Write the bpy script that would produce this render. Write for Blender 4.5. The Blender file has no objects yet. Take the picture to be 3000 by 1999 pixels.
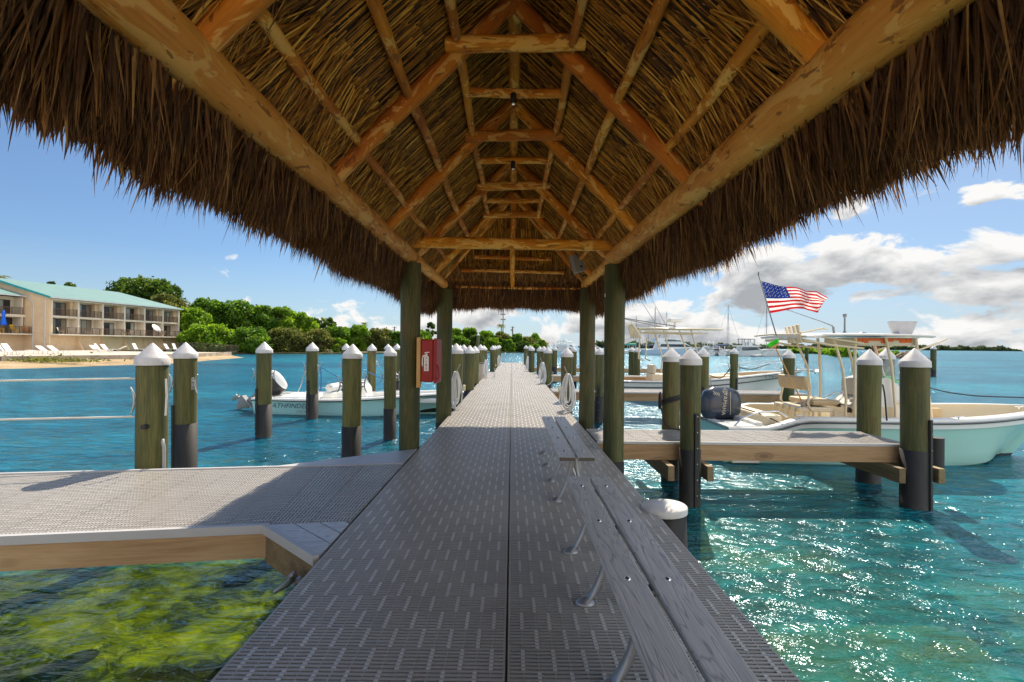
import bpy, bmesh, math, random
import numpy as np
from mathutils import Matrix, Vector
C = bpy.context; D = bpy.data
S = C.scene; COL = S.collection
random.seed(4); RNG = np.random.default_rng(4)
R = math.radians; PI = math.pi
# ------------------------------------------------------------------ camera
H, F, PY, RS = 1.38, 1443.0, 1012.0, 0.0105        # eye height, focal length in photo pixels, horizon row, roll
cam = D.cameras.new('camera'); co = D.objects.new('camera', cam); COL.objects.link(co)
cam.sensor_width = 36; cam.lens = 36*F/3000; cam.shift_y = (PY-999.5)/3000
cam.clip_start = 0.05; cam.clip_end = 12000
co.matrix_world = Matrix(((1, -RS, 0, 0), (0, 0, -1, 0), (RS, 1, 0, H), (0, 0, 0, 1)))
S.camera = co
# ------------------------------------------------------------------ sky and sun
SUN_EL, SUN_AZ = 49.5, 16.3
w = D.worlds.new('World'); S.world = w; w.use_nodes = True
def sky_nodes():
    nt = w.node_tree; N = nt.nodes; L = nt.links; N.clear()
    out = N.new('ShaderNodeOutputWorld'); bg = N.new('ShaderNodeBackground'); bg.inputs[1].default_value = SKY_STRENGTH
    sky = N.new('ShaderNodeTexSky'); sky.sky_type = 'NISHITA'; sky.sun_disc = False
    sky.sun_elevation = R(SUN_EL); sky.sun_rotation = R(SUN_AZ); sky.air_density = 1.0; sky.dust_density = 0.5; sky.ozone_density = 2.0
    def M(op, a, b=None, c=None, clamp=False):
        n = N.new('ShaderNodeMath'); n.operation = op; n.use_clamp = clamp
        for i, v in enumerate((a, b, c)):
            if v is None: continue
            if isinstance(v, (int, float)): n.inputs[i].default_value = v
            else: L.new(v, n.inputs[i])
        return n.outputs[0]
    tc = N.new('ShaderNodeTexCoord'); sp = N.new('ShaderNodeSeparateXYZ'); L.new(tc.outputs['Generated'], sp.inputs[0])
    x, y, z = sp.outputs
    az = M('ARCTAN2', x, y); el = M('ARCSINE', z)
    back = N.new('ShaderNodeMapRange'); L.new(y, back.inputs[0]); back.inputs[1].default_value = 0.15; back.inputs[2].default_value = -0.25; back = back.outputs[0]   # extra unseen cloud added behind the camera to fill the roof and deck
    def cloud(dz, scale, detail, rough, off, stretch=1.9):
        cv = N.new('ShaderNodeCombineXYZ'); L.new(az, cv.inputs[0]); L.new(M('MULTIPLY', M('ADD', el, dz), stretch), cv.inputs[1])
        mp = N.new('ShaderNodeMapping'); L.new(cv.outputs[0], mp.inputs[0]); mp.inputs['Location'].default_value = off
        n = N.new('ShaderNodeTexNoise'); L.new(mp.outputs[0], n.inputs['Vector']); n.inputs['Scale'].default_value = scale; n.inputs['Detail'].default_value = detail; n.inputs['Roughness'].default_value = rough; n.inputs['Distortion'].default_value = 0.35
        b = M('MINIMUM', M('MAXIMUM', M('MULTIPLY_ADD', az, 0.20, 0.0), -0.14), 0.034)       # more cloud to the right, clear on the left
        lo = M('MINIMUM', M('MAXIMUM', M('MULTIPLY', M('SUBTRACT', 0.20, el), 0.30), -0.10), 0.035)
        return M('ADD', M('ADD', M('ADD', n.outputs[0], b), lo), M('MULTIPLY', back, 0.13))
    cov = cloud(0.0, 6.6, 9, 0.56, CLOUD_OFF); above = cloud(0.024, 6.6, 5, 0.5, CLOUD_OFF)
    mask = N.new('ShaderNodeMapRange'); mask.interpolation_type = 'SMOOTHSTEP'; L.new(cov, mask.inputs[0]); mask.inputs[1].default_value = 0.515; mask.inputs[2].default_value = 0.575
    fine = cloud(0.0, 17, 6, 0.6, (2.2, 7.1, 0))
    t2 = M('ADD', M('MULTIPLY', M('SUBTRACT', above, 0.525), 6.0), M('MULTIPLY', M('SUBTRACT', fine, 0.53), 1.4), clamp=True)
    cr = N.new('ShaderNodeValToRGB'); L.new(t2, cr.inputs[0])
    e = cr.color_ramp.elements; e[0].position = 0.0; e[0].color = (CLOUD_HI, CLOUD_HI*0.99, CLOUD_HI*0.97, 1); e[1].position = 1.0; e[1].color = (CLOUD_LO*0.93, CLOUD_LO*0.98, CLOUD_LO*1.04, 1)
    sc = N.new('ShaderNodeMix'); sc.data_type = 'RGBA'; sc.blend_type = 'MULTIPLY'; sc.inputs[0].default_value = 1
    L.new(sky.outputs[0], sc.inputs[6]); sc.inputs[7].default_value = SKY_TINT
    lit = N.new('ShaderNodeVectorMath'); lit.operation = 'SCALE'; L.new(cr.outputs[0], lit.inputs[0]); L.new(M('MULTIPLY_ADD', back, 2.1, 1.0), lit.inputs['Scale'])  # clouds behind the camera are brightened to add fill light
    hz = N.new('ShaderNodeMapRange'); L.new(az, hz.inputs[0]); hz.inputs[1].default_value = -0.5; hz.inputs[2].default_value = 0.6; hz.inputs[3].default_value = 0.10; hz.inputs[4].default_value = 0.38
    veil = N.new('ShaderNodeMix'); veil.data_type = 'RGBA'; L.new(M('ADD', hz.outputs[0], M('MULTIPLY', M('MAXIMUM', M('SUBTRACT', 0.16, el), 0.0), 2.6), clamp=True), veil.inputs[0]); L.new(sc.outputs[2], veil.inputs[6]); veil.inputs[7].default_value = (4.2, 5.0, 5.8, 1)
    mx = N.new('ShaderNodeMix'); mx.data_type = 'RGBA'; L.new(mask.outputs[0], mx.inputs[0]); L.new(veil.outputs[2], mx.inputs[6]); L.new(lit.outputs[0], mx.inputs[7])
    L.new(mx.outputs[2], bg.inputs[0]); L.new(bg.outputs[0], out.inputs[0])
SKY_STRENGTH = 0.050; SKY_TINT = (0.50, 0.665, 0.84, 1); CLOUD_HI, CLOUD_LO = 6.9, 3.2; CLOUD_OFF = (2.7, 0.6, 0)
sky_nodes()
sun = D.lights.new('sun', 'SUN'); so = D.objects.new('sun', sun); COL.objects.link(so)
sun.energy = 2.9; sun.angle = R(0.55); sun.color = (1.0, 0.87, 0.69)
sd = Vector((math.sin(R(SUN_AZ))*math.cos(R(SUN_EL)), math.cos(R(SUN_AZ))*math.cos(R(SUN_EL)), math.sin(R(SUN_EL))))
so.rotation_euler = sd.to_track_quat('Z', 'Y').to_euler(); so.location = (20, 60, 80)
S.view_settings.view_transform = 'Standard'; S.view_settings.look = 'None'; S.view_settings.exposure = 1.50; S.view_settings.gamma = 1.0
S.view_settings.use_curve_mapping = False
S.render.engine = 'CYCLES'
S.cycles.max_bounces = 8; S.cycles.diffuse_bounces = 4; S.cycles.glossy_bounces = 3; S.cycles.transparent_max_bounces = 12
S.cycles.caustics_reflective = True; S.cycles.blur_glossy = 1.0; S.cycles.caustics_refractive = False
S.cycles.sample_clamp_indirect = 6.0
# ------------------------------------------------------------------ measuring help: photo pixel + distance -> world point
def P(x, y, Y):
    u = (x-1500)/F; v = -(y-PY)/F
    return Vector(((u-v*RS)*Y, Y, H+(u*RS+v)*Y))
def G(x, y, z=0.0):
    u = (x-1500)/F; v = -(y-PY)/F; Y = (z-H)/(u*RS+v)
    return Vector(((u-v*RS)*Y, Y, z))
WZ = -0.85                                           # water level
# ------------------------------------------------------------------ objects, names, labels
def tag(o, label=None, cat=None, group=None, kind=None):
    if label: o['label'] = label
    if cat: o['category'] = cat
    if group: o['group'] = group
    if kind: o['kind'] = kind
    return o
def empty(name, loc, label, cat, group=None, rz=0.0, local=None):
    o = D.objects.new(name, None); COL.objects.link(o); o.location = loc; o.rotation_euler = (0, 0, rz); o.empty_display_size = 0.2
    o['_l'] = 1 if (local or rz) else 0
    return tag(o, label, cat, group)
def kids(o): return [c for c in D.objects if c.parent is o]
def copy_tree(o, loc=None, rz=None, label=None, parent=None, ch=None, scale=None):
    c = o.copy(); COL.objects.link(c)
    if parent is not None: c.parent = parent
    if loc is not None: c.location = loc
    if rz is not None: c.rotation_euler = (0, 0, rz)
    if scale is not None: c.scale = scale
    if label: c['label'] = label
    for k in kids(o):
        if k is c: continue
        copy_tree(k, parent=c)
    return c
class MB:
    """collects geometry and links it as ONE mesh object"""
    def __init__(s): s.v = []; s.tc = []; s.rn = []; s.fl = []; s.fc = []; s.sm = []; s.mi = []; s.n = 0
    def add(s, v, f, tc=None, rnd=0.5, smooth=False, mi=0):
        v = np.asarray(v, dtype=np.float64).reshape(-1, 3); n = len(v)
        s.v.append(v); s.tc.append(v if tc is None else np.asarray(tc, dtype=np.float64).reshape(-1, 3))
        s.rn.append(np.full(n, rnd) if np.isscalar(rnd) else np.asarray(rnd, dtype=np.float64))
        if isinstance(f, np.ndarray):
            m, k = f.shape; s.fl.append((f+s.n).ravel()); s.fc.append(np.full(m, k))
        else:
            m = len(f); s.fc.append(np.array([len(q) for q in f], dtype=np.int64)); s.fl.append(np.concatenate([np.asarray(q, dtype=np.int64) for q in f])+s.n)
        s.sm.append(np.full(m, smooth)); s.mi.append(np.full(m, mi)); s.n += n
        return s
    def box(s, x0, x1, y0, y1, z0, z1, rnd=0.5, M=None, mi=0, axis=None):
        v = np.array([(x, y, z) for x in (x0, x1) for y in (y0, y1) for z in (z0, z1)], dtype=float)
        d = [abs(x1-x0), abs(y1-y0), abs(z1-z0)]; a = int(np.argmax(d)) if axis is None else axis
        tc = v[:, [(a+1) % 3, (a+2) % 3, a]] + rnd*7.3
        f = [(0, 1, 3, 2), (4, 6, 7, 5), (0, 4, 5, 1), (2, 3, 7, 6), (0, 2, 6, 4), (1, 5, 7, 3)]
        if M is not None: v = tr(M, v)
        return s.add(v, f, tc, rnd, False, mi)
    def bbox(s, x0, x1, y0, y1, z0, z1, b=0.01, rnd=0.5, M=None, mi=0):
        bm = bmesh.new(); bmesh.ops.create_cube(bm, size=1)
        for q in bm.verts: q.co = Vector(((x0+x1)/2+q.co.x*(x1-x0), (y0+y1)/2+q.co.y*(y1-y0), (z0+z1)/2+q.co.z*(z1-z0)))
        bmesh.ops.bevel(bm, geom=list(bm.edges), offset=b, segments=2, profile=0.5, affect='EDGES')
        bm.verts.index_update(); v = np.array([q.co[:] for q in bm.verts]); f = [tuple(q.index for q in g.verts) for g in bm.faces]; bm.free()
        d = [abs(x1-x0), abs(y1-y0), abs(z1-z0)]; a = int(np.argmax(d)); tc = v[:, [(a+1) % 3, (a+2) % 3, a]] + rnd*7.3
        if M is not None: v = tr(M, v)
        return s.add(v, f, tc, rnd, False, mi)
    def tube(s, pts, rad, n=10, cap=True, rnd=0.5, smooth=True, M=None, mi=0, closed=False, flat=None):
        pts = [Vector(p) for p in pts]; m = len(pts)
        if np.isscalar(rad): rad = [rad]*m
        T = []
        for i in range(m):
            if closed: t = pts[(i+1) % m]-pts[i-1]
            else: t = pts[min(i+1, m-1)]-pts[max(i-1, 0)]
            T.append(t.normalized())
        up = Vector((0, 0, 1)) if abs(T[0].z) < 0.9 else Vector((1, 0, 0))
        a = T[0].cross(up).normalized(); V = []; TC = []; d = 0.0
        for i in range(m):
            a = (a-T[i]*a.dot(T[i])).normalized(); b = T[i].cross(a)
            if i: d += (pts[i]-pts[i-1]).length
            for k in range(n):
                g = 2*PI*k/n; ca, sa = math.cos(g)*rad[i], math.sin(g)*rad[i]
                if flat: sa *= flat
                V.append(pts[i]+a*ca+b*sa); TC.append((ca+rnd*9, sa+rnd*5, d+rnd*13))
        f = []
        for i in range(m if closed else m-1):
            i2 = (i+1) % m
            for k in range(n): f.append((i*n+k, i*n+(k+1) % n, i2*n+(k+1) % n, i2*n+k))
        V = np.array([tuple(q) for q in V])
        if M is not None: V = tr(M, V)
        s.add(V, f, TC, rnd, smooth, mi)
        if cap and not closed:
            c = [V[:n][::-1], V[-n:]]; tcs = [np.array(TC[:n])[::-1], np.array(TC[-n:])]
            for q, t in zip(c, tcs): s.add(q, [tuple(range(n))], t, rnd, False, mi)
        return s
    def lathe(s, prof, c=(0, 0, 0), n=24, rnd=0.5, smooth=True, M=None, mi=0, caps=True):
        V = []; TC = []
        for r, z in prof:
            for k in range(n):
                g = 2*PI*k/n; V.append((c[0]+r*math.cos(g), c[1]+r*math.sin(g), c[2]+z)); TC.append((r*math.cos(g)+rnd*9, r*math.sin(g)+rnd*5, z+rnd*13))
        f = []
        for i in range(len(prof)-1):
            for k in range(n): f.append((i*n+k, i*n+(k+1) % n, (i+1)*n+(k+1) % n, (i+1)*n+k))
        V = np.array(V)
        if M is not None: V = tr(M, V)
        s.add(V, f, TC, rnd, smooth, mi)
        if caps:
            if prof[0][0] > 1e-4: s.add(V[:n][::-1], [tuple(range(n))], np.array(TC[:n])[::-1], rnd, False, mi)
            if prof[-1][0] > 1e-4: s.add(V[-n:], [tuple(range(n))], TC[-n:], rnd, False, mi)
        return s
    def loft(s, secs, closed=False, rnd=0.5, smooth=True, M=None, mi=0, flip=False):
        m = len(secs); k = len(secs[0]); V = np.array([tuple(p) for q in secs for p in q], dtype=float); f = []
        for i in range(m-1):
            for j in range(k if closed else k-1):
                q = (i*k+j, i*k+(j+1) % k, (i+1)*k+(j+1) % k, (i+1)*k+j); f.append(q[::-1] if flip else q)
        if M is not None: V = tr(M, V)
        return s.add(V, f, None, rnd, smooth, mi)
    def poly(s, pts, z0, z1, rnd=0.5, M=None, mi=0):       # vertical prism from xy outline
        n = len(pts); v = [(p[0], p[1], z0) for p in pts]+[(p[0], p[1], z1) for p in pts]
        f = [tuple(range(n))[::-1], tuple(range(n, 2*n))]+[(i, (i+1) % n, n+(i+1) % n, n+i) for i in range(n)]
        v = np.array(v, dtype=float); tc = v[:, [1, 2, 0]]+rnd*7.3
        if M is not None: v = tr(M, v)
        return s.add(v, f, tc, rnd, False, mi)
    def build(s, name, mat, parent=None, loc=None):
        v = np.concatenate(s.v)
        off = np.zeros(3)
        if parent is not None and not parent.get('_l'):
            p = parent
            while p is not None: off += np.array(p.location[:]); p = p.parent
        if loc is not None: off += np.array(loc)
        me = D.meshes.new(name); fl = np.concatenate(s.fl).astype(np.int32); fc = np.concatenate(s.fc).astype(np.int32)
        me.vertices.add(len(v)); me.vertices.foreach_set('co', (v-off).astype(np.float32).ravel())
        me.loops.add(len(fl)); me.loops.foreach_set('vertex_index', fl)
        me.polygons.add(len(fc)); me.polygons.foreach_set('loop_start', np.concatenate(([0], np.cumsum(fc)[:-1])).astype(np.int32))
        me.update(calc_edges=True)
        me.polygons.foreach_set('use_smooth', np.concatenate(s.sm)); me.polygons.foreach_set('material_index', np.concatenate(s.mi).astype(np.int32))
        a = me.attributes.new('tc', 'FLOAT_VECTOR', 'POINT'); a.data.foreach_set('vector', np.concatenate(s.tc).astype(np.float32).ravel())
        a = me.attributes.new('rnd', 'FLOAT', 'POINT'); a.data.foreach_set('value', np.concatenate(s.rn).astype(np.float32))
        for m in (mat if isinstance(mat, (list, tuple)) else [mat]): me.materials.append(m)
        me.update()
        o = D.objects.new(name, me); COL.objects.link(o)
        if loc is not None: o.location = loc
        if parent is not None:
            o.parent = parent
            if parent.get('_l'): o['_l'] = 1
        return o
def tr(M, v):
    v = np.asarray(v, dtype=float); M = np.array(M)
    return v @ M[:3, :3].T + M[:3, 3]
def rotz(a, c=(0, 0, 0)): return Matrix.Translation(c) @ Matrix.Rotation(a, 4, 'Z') @ Matrix.Translation(-Vector(c))
def frame(o, ex, ey, ez=None):                           # matrix with given axes
    ex = Vector(ex).normalized(); ey = Vector(ey); ez = ex.cross(ey).normalized() if ez is None else Vector(ez).normalized(); ey = ez.cross(ex)
    return Matrix(((ex.x, ey.x, ez.x, o[0]), (ex.y, ey.y, ez.y, o[1]), (ex.z, ey.z, ez.z, o[2]), (0, 0, 0, 1)))
def text(name, body, size, M, mat, parent, depth=0.004, align='CENTER', shear=0.0, sx=1.0):
    cu = D.curves.new(name, 'FONT'); cu.body = body; cu.size = size; cu.extrude = depth; cu.align_x = align; cu.align_y = 'CENTER'; cu.shear = shear; cu.resolution_u = 3
    t = D.objects.new(name, cu); COL.objects.link(t); C.view_layer.update()
    me = D.meshes.new_from_object(t.evaluated_get(C.evaluated_depsgraph_get())); D.objects.remove(t)
    me.transform(M @ Matrix.Diagonal((sx, 1, 1, 1)))
    off = Vector((0, 0, 0))
    if not parent.get('_l'):
        p = parent
        while p is not None: off += Vector(p.location); p = p.parent
    me.transform(Matrix.Translation(-off)); me.materials.clear(); me.materials.append(mat)
    o = D.objects.new(name, me); COL.objects.link(o); o.parent = parent
    return o
# ------------------------------------------------------------------ materials
MATS = {}
class NT:
    def __init__(s, name):
        m = D.materials.new(name); m.use_nodes = True; s.m = m; s.t = m.node_tree; s.N = s.t.nodes; s.L = s.t.links; s.N.clear()
        s.out = s.N.new('ShaderNodeOutputMaterial')
    def n(s, typ, ins=None, **kw):
        q = s.N.new('ShaderNode'+typ)
        for k, v in kw.items(): setattr(q, k, v)
        for k, v in (ins or {}).items():
            if hasattr(v, 'links') or isinstance(v, bpy.types.NodeSocket): s.L.new(v, q.inputs[k])
            else: q.inputs[k].default_value = v
        return q
    def math(s, op, a, b=0.0, c=0.0, clamp=False):
        q = s.n('Math', operation=op, use_clamp=clamp)
        for i, v in enumerate((a, b, c)):
            if isinstance(v, (int, float)): q.inputs[i].default_value = v
            else: s.L.new(v, q.inputs[i])
        return q.outputs[0]
    def attr(s, a='tc', fac=False): q = s.n('Attribute', attribute_name=a); return q.outputs['Fac'] if fac else q.outputs['Vector']
    def mapv(s, v, scale=(1, 1, 1), loc=(0, 0, 0), rot=(0, 0, 0)): return s.n('Mapping', {0: v, 'Scale': scale, 'Location': loc, 'Rotation': rot}).outputs[0]
    def noise(s, v, sc, det=3, ro=0.5, dist=0.0): return s.n('TexNoise', {'Vector': v, 'Scale': sc, 'Detail': det, 'Roughness': ro, 'Distortion': dist}).outputs[0]
    def ramp(s, f, stops):
        q = s.n('ValToRGB', {0: f}); e = q.color_ramp.elements
        while len(e) < len(stops): e.new(0.5)
        for i, (p, c) in enumerate(stops): e[i].position = p; e[i].color = tuple(c)+(1,) if len(c) == 3 else c
        return q.outputs[0]
    def mix(s, f, a, b, mode='MIX'):
        q = s.n('Mix', data_type='RGBA', blend_type=mode)
        for i, v in ((0, f), (6, a), (7, b)):
            if isinstance(v, bpy.types.NodeSocket): s.L.new(v, q.inputs[i])
            elif i == 0: q.inputs[0].default_value = v
            else: q.inputs[i].default_value = tuple(v)+(1,) if len(v) == 3 else v
        return q.outputs[2]
    def bsdf(s, col, rough=0.5, bump=None, bs=0.3, bd=0.01, metal=0.0, **kw):
        q = s.n('BsdfPrincipled', {'Roughness': rough, 'Metallic': metal})
        if isinstance(col, bpy.types.NodeSocket): s.L.new(col, q.inputs['Base Color'])
        else: q.inputs['Base Color'].default_value = tuple(col)+(1,)
        if bump is not None:
            b = s.n('Bump', {'Height': bump, 'Strength': bs, 'Distance': bd}); s.L.new(b.outputs[0], q.inputs['Normal'])
        for k, v in kw.items(): q.inputs[k].default_value = v
        return q.outputs[0]
    def done(s, sh): s.L.new(sh, s.out.inputs[0]); return s.m
def vary(t, col, amt=0.25, sc=3.0, vec=None):
    v = vec if vec is not None else t.attr()
    n = t.noise(v, sc, 4, 0.6); f = t.math('MULTIPLY_ADD', n, amt*2, 1-amt)
    q = t.n('HueSaturation', {'Color': col if isinstance(col, bpy.types.NodeSocket) else tuple(col)+(1,), 'Value': f}); return q.outputs[0]
def paint(name, col, rough=0.4, amt=0.10, sc=2.5, metal=0.0, bs=0.05):
    if name in MATS: return MATS[name]
    t = NT(name); c = vary(t, col, amt, sc); n = t.noise(t.attr(), sc*12, 3)
    MATS[name] = t.done(t.bsdf(c, rough, n, bs, 0.01, metal)); return MATS[name]
def wood(name, stops, sc=(7, 7, 1.0), rough=0.6, fine=0.35, bs=0.4, extra=None):
    t = NT(name); v = t.attr(); oi = t.n('ObjectInfo').outputs['Random']
    v2 = t.n('VectorMath', {0: v, 1: t.n('CombineXYZ', {0: t.math('MULTIPLY', oi, 17.0), 2: t.math('MULTIPLY', oi, 29.0)}).outputs[0]}, operation='ADD').outputs[0]
    a = t.noise(t.mapv(v2, sc), 1.0, 5, 0.6, 0.6); b = t.noise(t.mapv(v2, (60, 60, 3.5)), 1.0, 3, 0.6)
    f = t.math('ADD', t.math('MULTIPLY', a, 1-fine), t.math('MULTIPLY', b, fine))
    c = t.ramp(f, stops)
    if extra: c = extra(t, v2, c)
    c = t.n('HueSaturation', {'Color': c, 'Hue': t.math('MULTIPLY_ADD', oi, 0.014, 0.496), 'Value': t.math('MULTIPLY_ADD', oi, 0.35, 0.84)}).outputs[0]
    MATS[name] = t.done(t.bsdf(c, rough, f, bs, 0.006)); return MATS[name]
def knots(t, v, c):
    vo = t.n('TexVoronoi', {'Vector': t.mapv(v, (3.2, 3.2, 1.5)), 'Scale': 1.0}).outputs['Distance']
    k = t.ramp(vo, [(0.0, (1, 1, 1)), (0.10, (0.9, 0.9, 0.9)), (0.12, (0.3, 0.3, 0.3)), (0.18, (0.7, 0.7, 0.7)), (0.24, (0, 0, 0))])
    return t.mix(t.math('MULTIPLY', k, 0.6), c, (0.10, 0.045, 0.018))
def peel(t, v, c):
    n = t.noise(t.mapv(v, (5, 5, 1.6)), 1.6, 6, 0.62, 1.2)
    m = t.ramp(n, [(0.53, (0, 0, 0)), (0.56, (1, 1, 1))]); c = t.mix(t.math('MULTIPLY', m, 0.74), c, (0.95, 0.54, 0.15))
    n2 = t.noise(t.mapv(v, (9, 9, 3)), 2.0, 4, 0.6, 0.5)
    m2 = t.ramp(n2, [(0.60, (0, 0, 0)), (0.63, (1, 1, 1))]); c = t.mix(t.math('MULTIPLY', m2, 0.8), c, (0.26, 0.07, 0.012))
    sp = t.n('TexVoronoi', {'Vector': t.mapv(v, (22, 22, 9)), 'Scale': 1.0}).outputs['Distance']
    m3 = t.ramp(sp, [(0.0, (1, 1, 1)), (0.13, (0, 0, 0))]); return t.mix(t.math('MULTIPLY', m3, 0.55), c, (0.09, 0.035, 0.012))
m_log = wood('peeled_log', [(0.30, (0.32, 0.075, 0.004)), (0.48, (0.62, 0.185, 0.010)), (0.62, (0.80, 0.29, 0.020)), (0.75, (0.90, 0.40, 0.04))], (5, 5, 1.2), 0.75, 0.3, 0.5, peel)
m_beam = wood('pale_peeled_log', [(0.30, (0.50, 0.155, 0.018)), (0.5, (0.78, 0.31, 0.042)), (0.7, (0.92, 0.45, 0.09))], (4, 4, 1.0), 0.72, 0.3, 0.5, peel)
m_green = wood('treated_green_wood', [(0.28, (0.020, 0.028, 0.010)), (0.45, (0.062, 0.066, 0.020)), (0.58, (0.12, 0.11, 0.032)), (0.72, (0.18, 0.12, 0.045))], (5, 5, 0.55), 0.7, 0.42, 0.5, knots)
m_post = wood('roof_post_wood', [(0.28, (0.016, 0.026, 0.012)), (0.45, (0.042, 0.054, 0.018)), (0.58, (0.10, 0.090, 0.026)), (0.74, (0.20, 0.12, 0.04))], (5, 5, 0.5), 0.7, 0.42, 0.5, knots)
m_tim = wood('treated_timber', [(0.30, (0.26, 0.145, 0.065)), (0.5, (0.42, 0.26, 0.13)), (0.7, (0.52, 0.35, 0.19))], (6, 6, 0.6), 0.7, 0.4, 0.4, knots)
m_timd = wood('weathered_timber', [(0.30, (0.10, 0.065, 0.03)), (0.5, (0.19, 0.13, 0.065)), (0.7, (0.27, 0.20, 0.11))], (6, 6, 0.6), 0.75, 0.4, 0.4, knots)
m_tang = wood('pine_board', [(0.30, (0.36, 0.17, 0.05)), (0.5, (0.50, 0.27, 0.09)), (0.7, (0.60, 0.36, 0.15))], (6, 6, 0.6), 0.6)
def _white():
    t = NT('white_plastic'); oi = t.n('ObjectInfo').outputs['Random']; n = t.noise(t.attr(), 6, 5, 0.6)
    c = t.ramp(n, [(0.3, (0.46, 0.46, 0.48)), (0.6, (0.58, 0.58, 0.58))]); return t.done(t.bsdf(c, 0.45))
m_white = _white(); MATS['white_plastic'] = m_white
def _sleeve():
    t = NT('black_sleeve'); v = t.attr(); p = t.n('NewGeometry').outputs['Position']; n = t.noise(t.mapv(v, (7, 7, 1.2)), 1.0, 5, .65); n2 = t.noise(v, 16, 5, .7)
    z = t.n('SeparateXYZ', {0: p}).outputs[2]; tide = t.n('MapRange', {0: t.math('ADD', z, t.math('MULTIPLY', n2, .22)), 1: -.60, 2: -.90}).outputs[0]
    c = t.ramp(n, [(.35, (.006, .006, .006)), (.7, (.022, .021, .020))]); c = t.mix(t.math('MULTIPLY', t.math('MULTIPLY', tide, t.ramp(n2, [(.4, (0, 0, 0)), (.6, (1, 1, 1))])), .75), c, (.085, .080, .050)); return t.done(t.bsdf(c, .62, n2, .25, .004))
m_black = _sleeve()
m_rub = paint('black_rubber', (0.02, 0.02, 0.021), 0.6)
m_galv = paint('galvanised_steel', (0.42, 0.44, 0.46), 0.42, 0.25, 8, 0.75)
m_cast = paint('cast_aluminium', (0.34, 0.36, 0.38), 0.42, 0.2, 10, 0.7, 0.15)
m_chrome = paint('chrome', (0.75, 0.76, 0.78), 0.12, 0.05, 3, 1.0)
m_rope = paint('white_rope', (0.62, 0.60, 0.56), 0.8, 0.2, 60)
m_ropek = paint('black_rope', (0.02, 0.02, 0.022), 0.8, 0.2, 60)
m_ropeb = paint('blue_rope', (0.03, 0.16, 0.45), 0.8, 0.2, 60)
m_hose = paint('white_hose', (0.72, 0.73, 0.75), 0.4, 0.08, 8)
m_red = paint('red_plastic', (0.30, 0.002, 0.004), 0.5, 0.1)
m_letter = paint('white_lettering', (0.8, 0.8, 0.8), 0.5, 0.02)
m_bletter = paint('black_lettering', (0.02, 0.02, 0.025), 0.5, 0.02)
m_box = paint('grey_box', (0.32, 0.33, 0.35), 0.5)
def _grate(name, base, light):
    t = NT(name); r = t.attr('rnd', True); n = t.noise(t.n('NewGeometry').outputs['Position'], 1.7, 5, 0.65)
    c = t.mix(t.ramp(r, [(0.6, (0, 0, 0)), (0.8, (1, 1, 1))]), base, light)
    n2 = t.noise(t.n('NewGeometry').outputs['Position'], 45, 3, 0.6)
    f = t.math('ADD', t.math('MULTIPLY_ADD', n, 0.5, 0.68), t.math('MULTIPLY', n2, 0.16))
    st = t.noise(t.mapv(t.n('NewGeometry').outputs['Position'], (0.8, 0.8, 1)), 2.1, 7, 0.7); st = t.ramp(st, [(0.62, (1, 1, 1)), (0.72, (0.82, 0.78, 0.76))])
    c = t.mix(1.0, c, st, 'MULTIPLY')
    vo = t.n('TexVoronoi', {'Vector': t.n('NewGeometry').outputs['Position'], 'Scale': 3.1}).outputs['Distance']; vn = t.noise(t.n('NewGeometry').outputs['Position'], 0.7, 3, .6)
    sp = t.math('MULTIPLY', t.ramp(vo, [(0.0, (1, 1, 1)), (0.035, (1, 1, 1)), (0.05, (0, 0, 0))]), t.ramp(vn, [(0.52, (0, 0, 0)), (0.56, (1, 1, 1))])); c = t.mix(t.math('MULTIPLY', sp, 0.7), c, (0.62, 0.60, 0.55))
    q = t.n('HueSaturation', {'Color': c, 'Value': f}); return t.done(t.bsdf(q.outputs[0], 0.38, n2, 0.15, 0.004))
m_grate = _grate('grey_decking_grate', (0.355, 0.340, 0.322), (0.54, 0.525, 0.50))
m_trim = paint('pale_edge_trim', (0.44, 0.44, 0.45), 0.45, 0.08, 3)
def _comp():
    t = NT('grey_composite_board'); v = t.attr(); v2 = t.mapv(v, (14, 14, 1.1))
    n = t.noise(v2, 1.0, 2, 0.5, 0.8); wv = t.math('FRACT', t.math('MULTIPLY', n, 13.0)); li = t.ramp(wv, [(0.0, (0, 0, 0)), (0.18, (1, 1, 1)), (0.8, (1, 1, 1)), (1.0, (0.1, 0.1, 0.1))])
    fi = t.noise(t.mapv(v, (130, 130, 4)), 1.0, 3, 0.6)
    c = t.ramp(fi, [(0.3, (0.46, 0.46, 0.47)), (0.7, (0.62, 0.62, 0.63))]); c = t.mix(t.math('MULTIPLY_ADD', li, -0.55, 0.55), c, (0.10, 0.11, 0.125))
    h = t.math('ADD', li, t.math('MULTIPLY', fi, 0.5)); return t.done(t.bsdf(c, 0.38, h, 0.4, 0.002))
m_comp = _comp()
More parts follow.
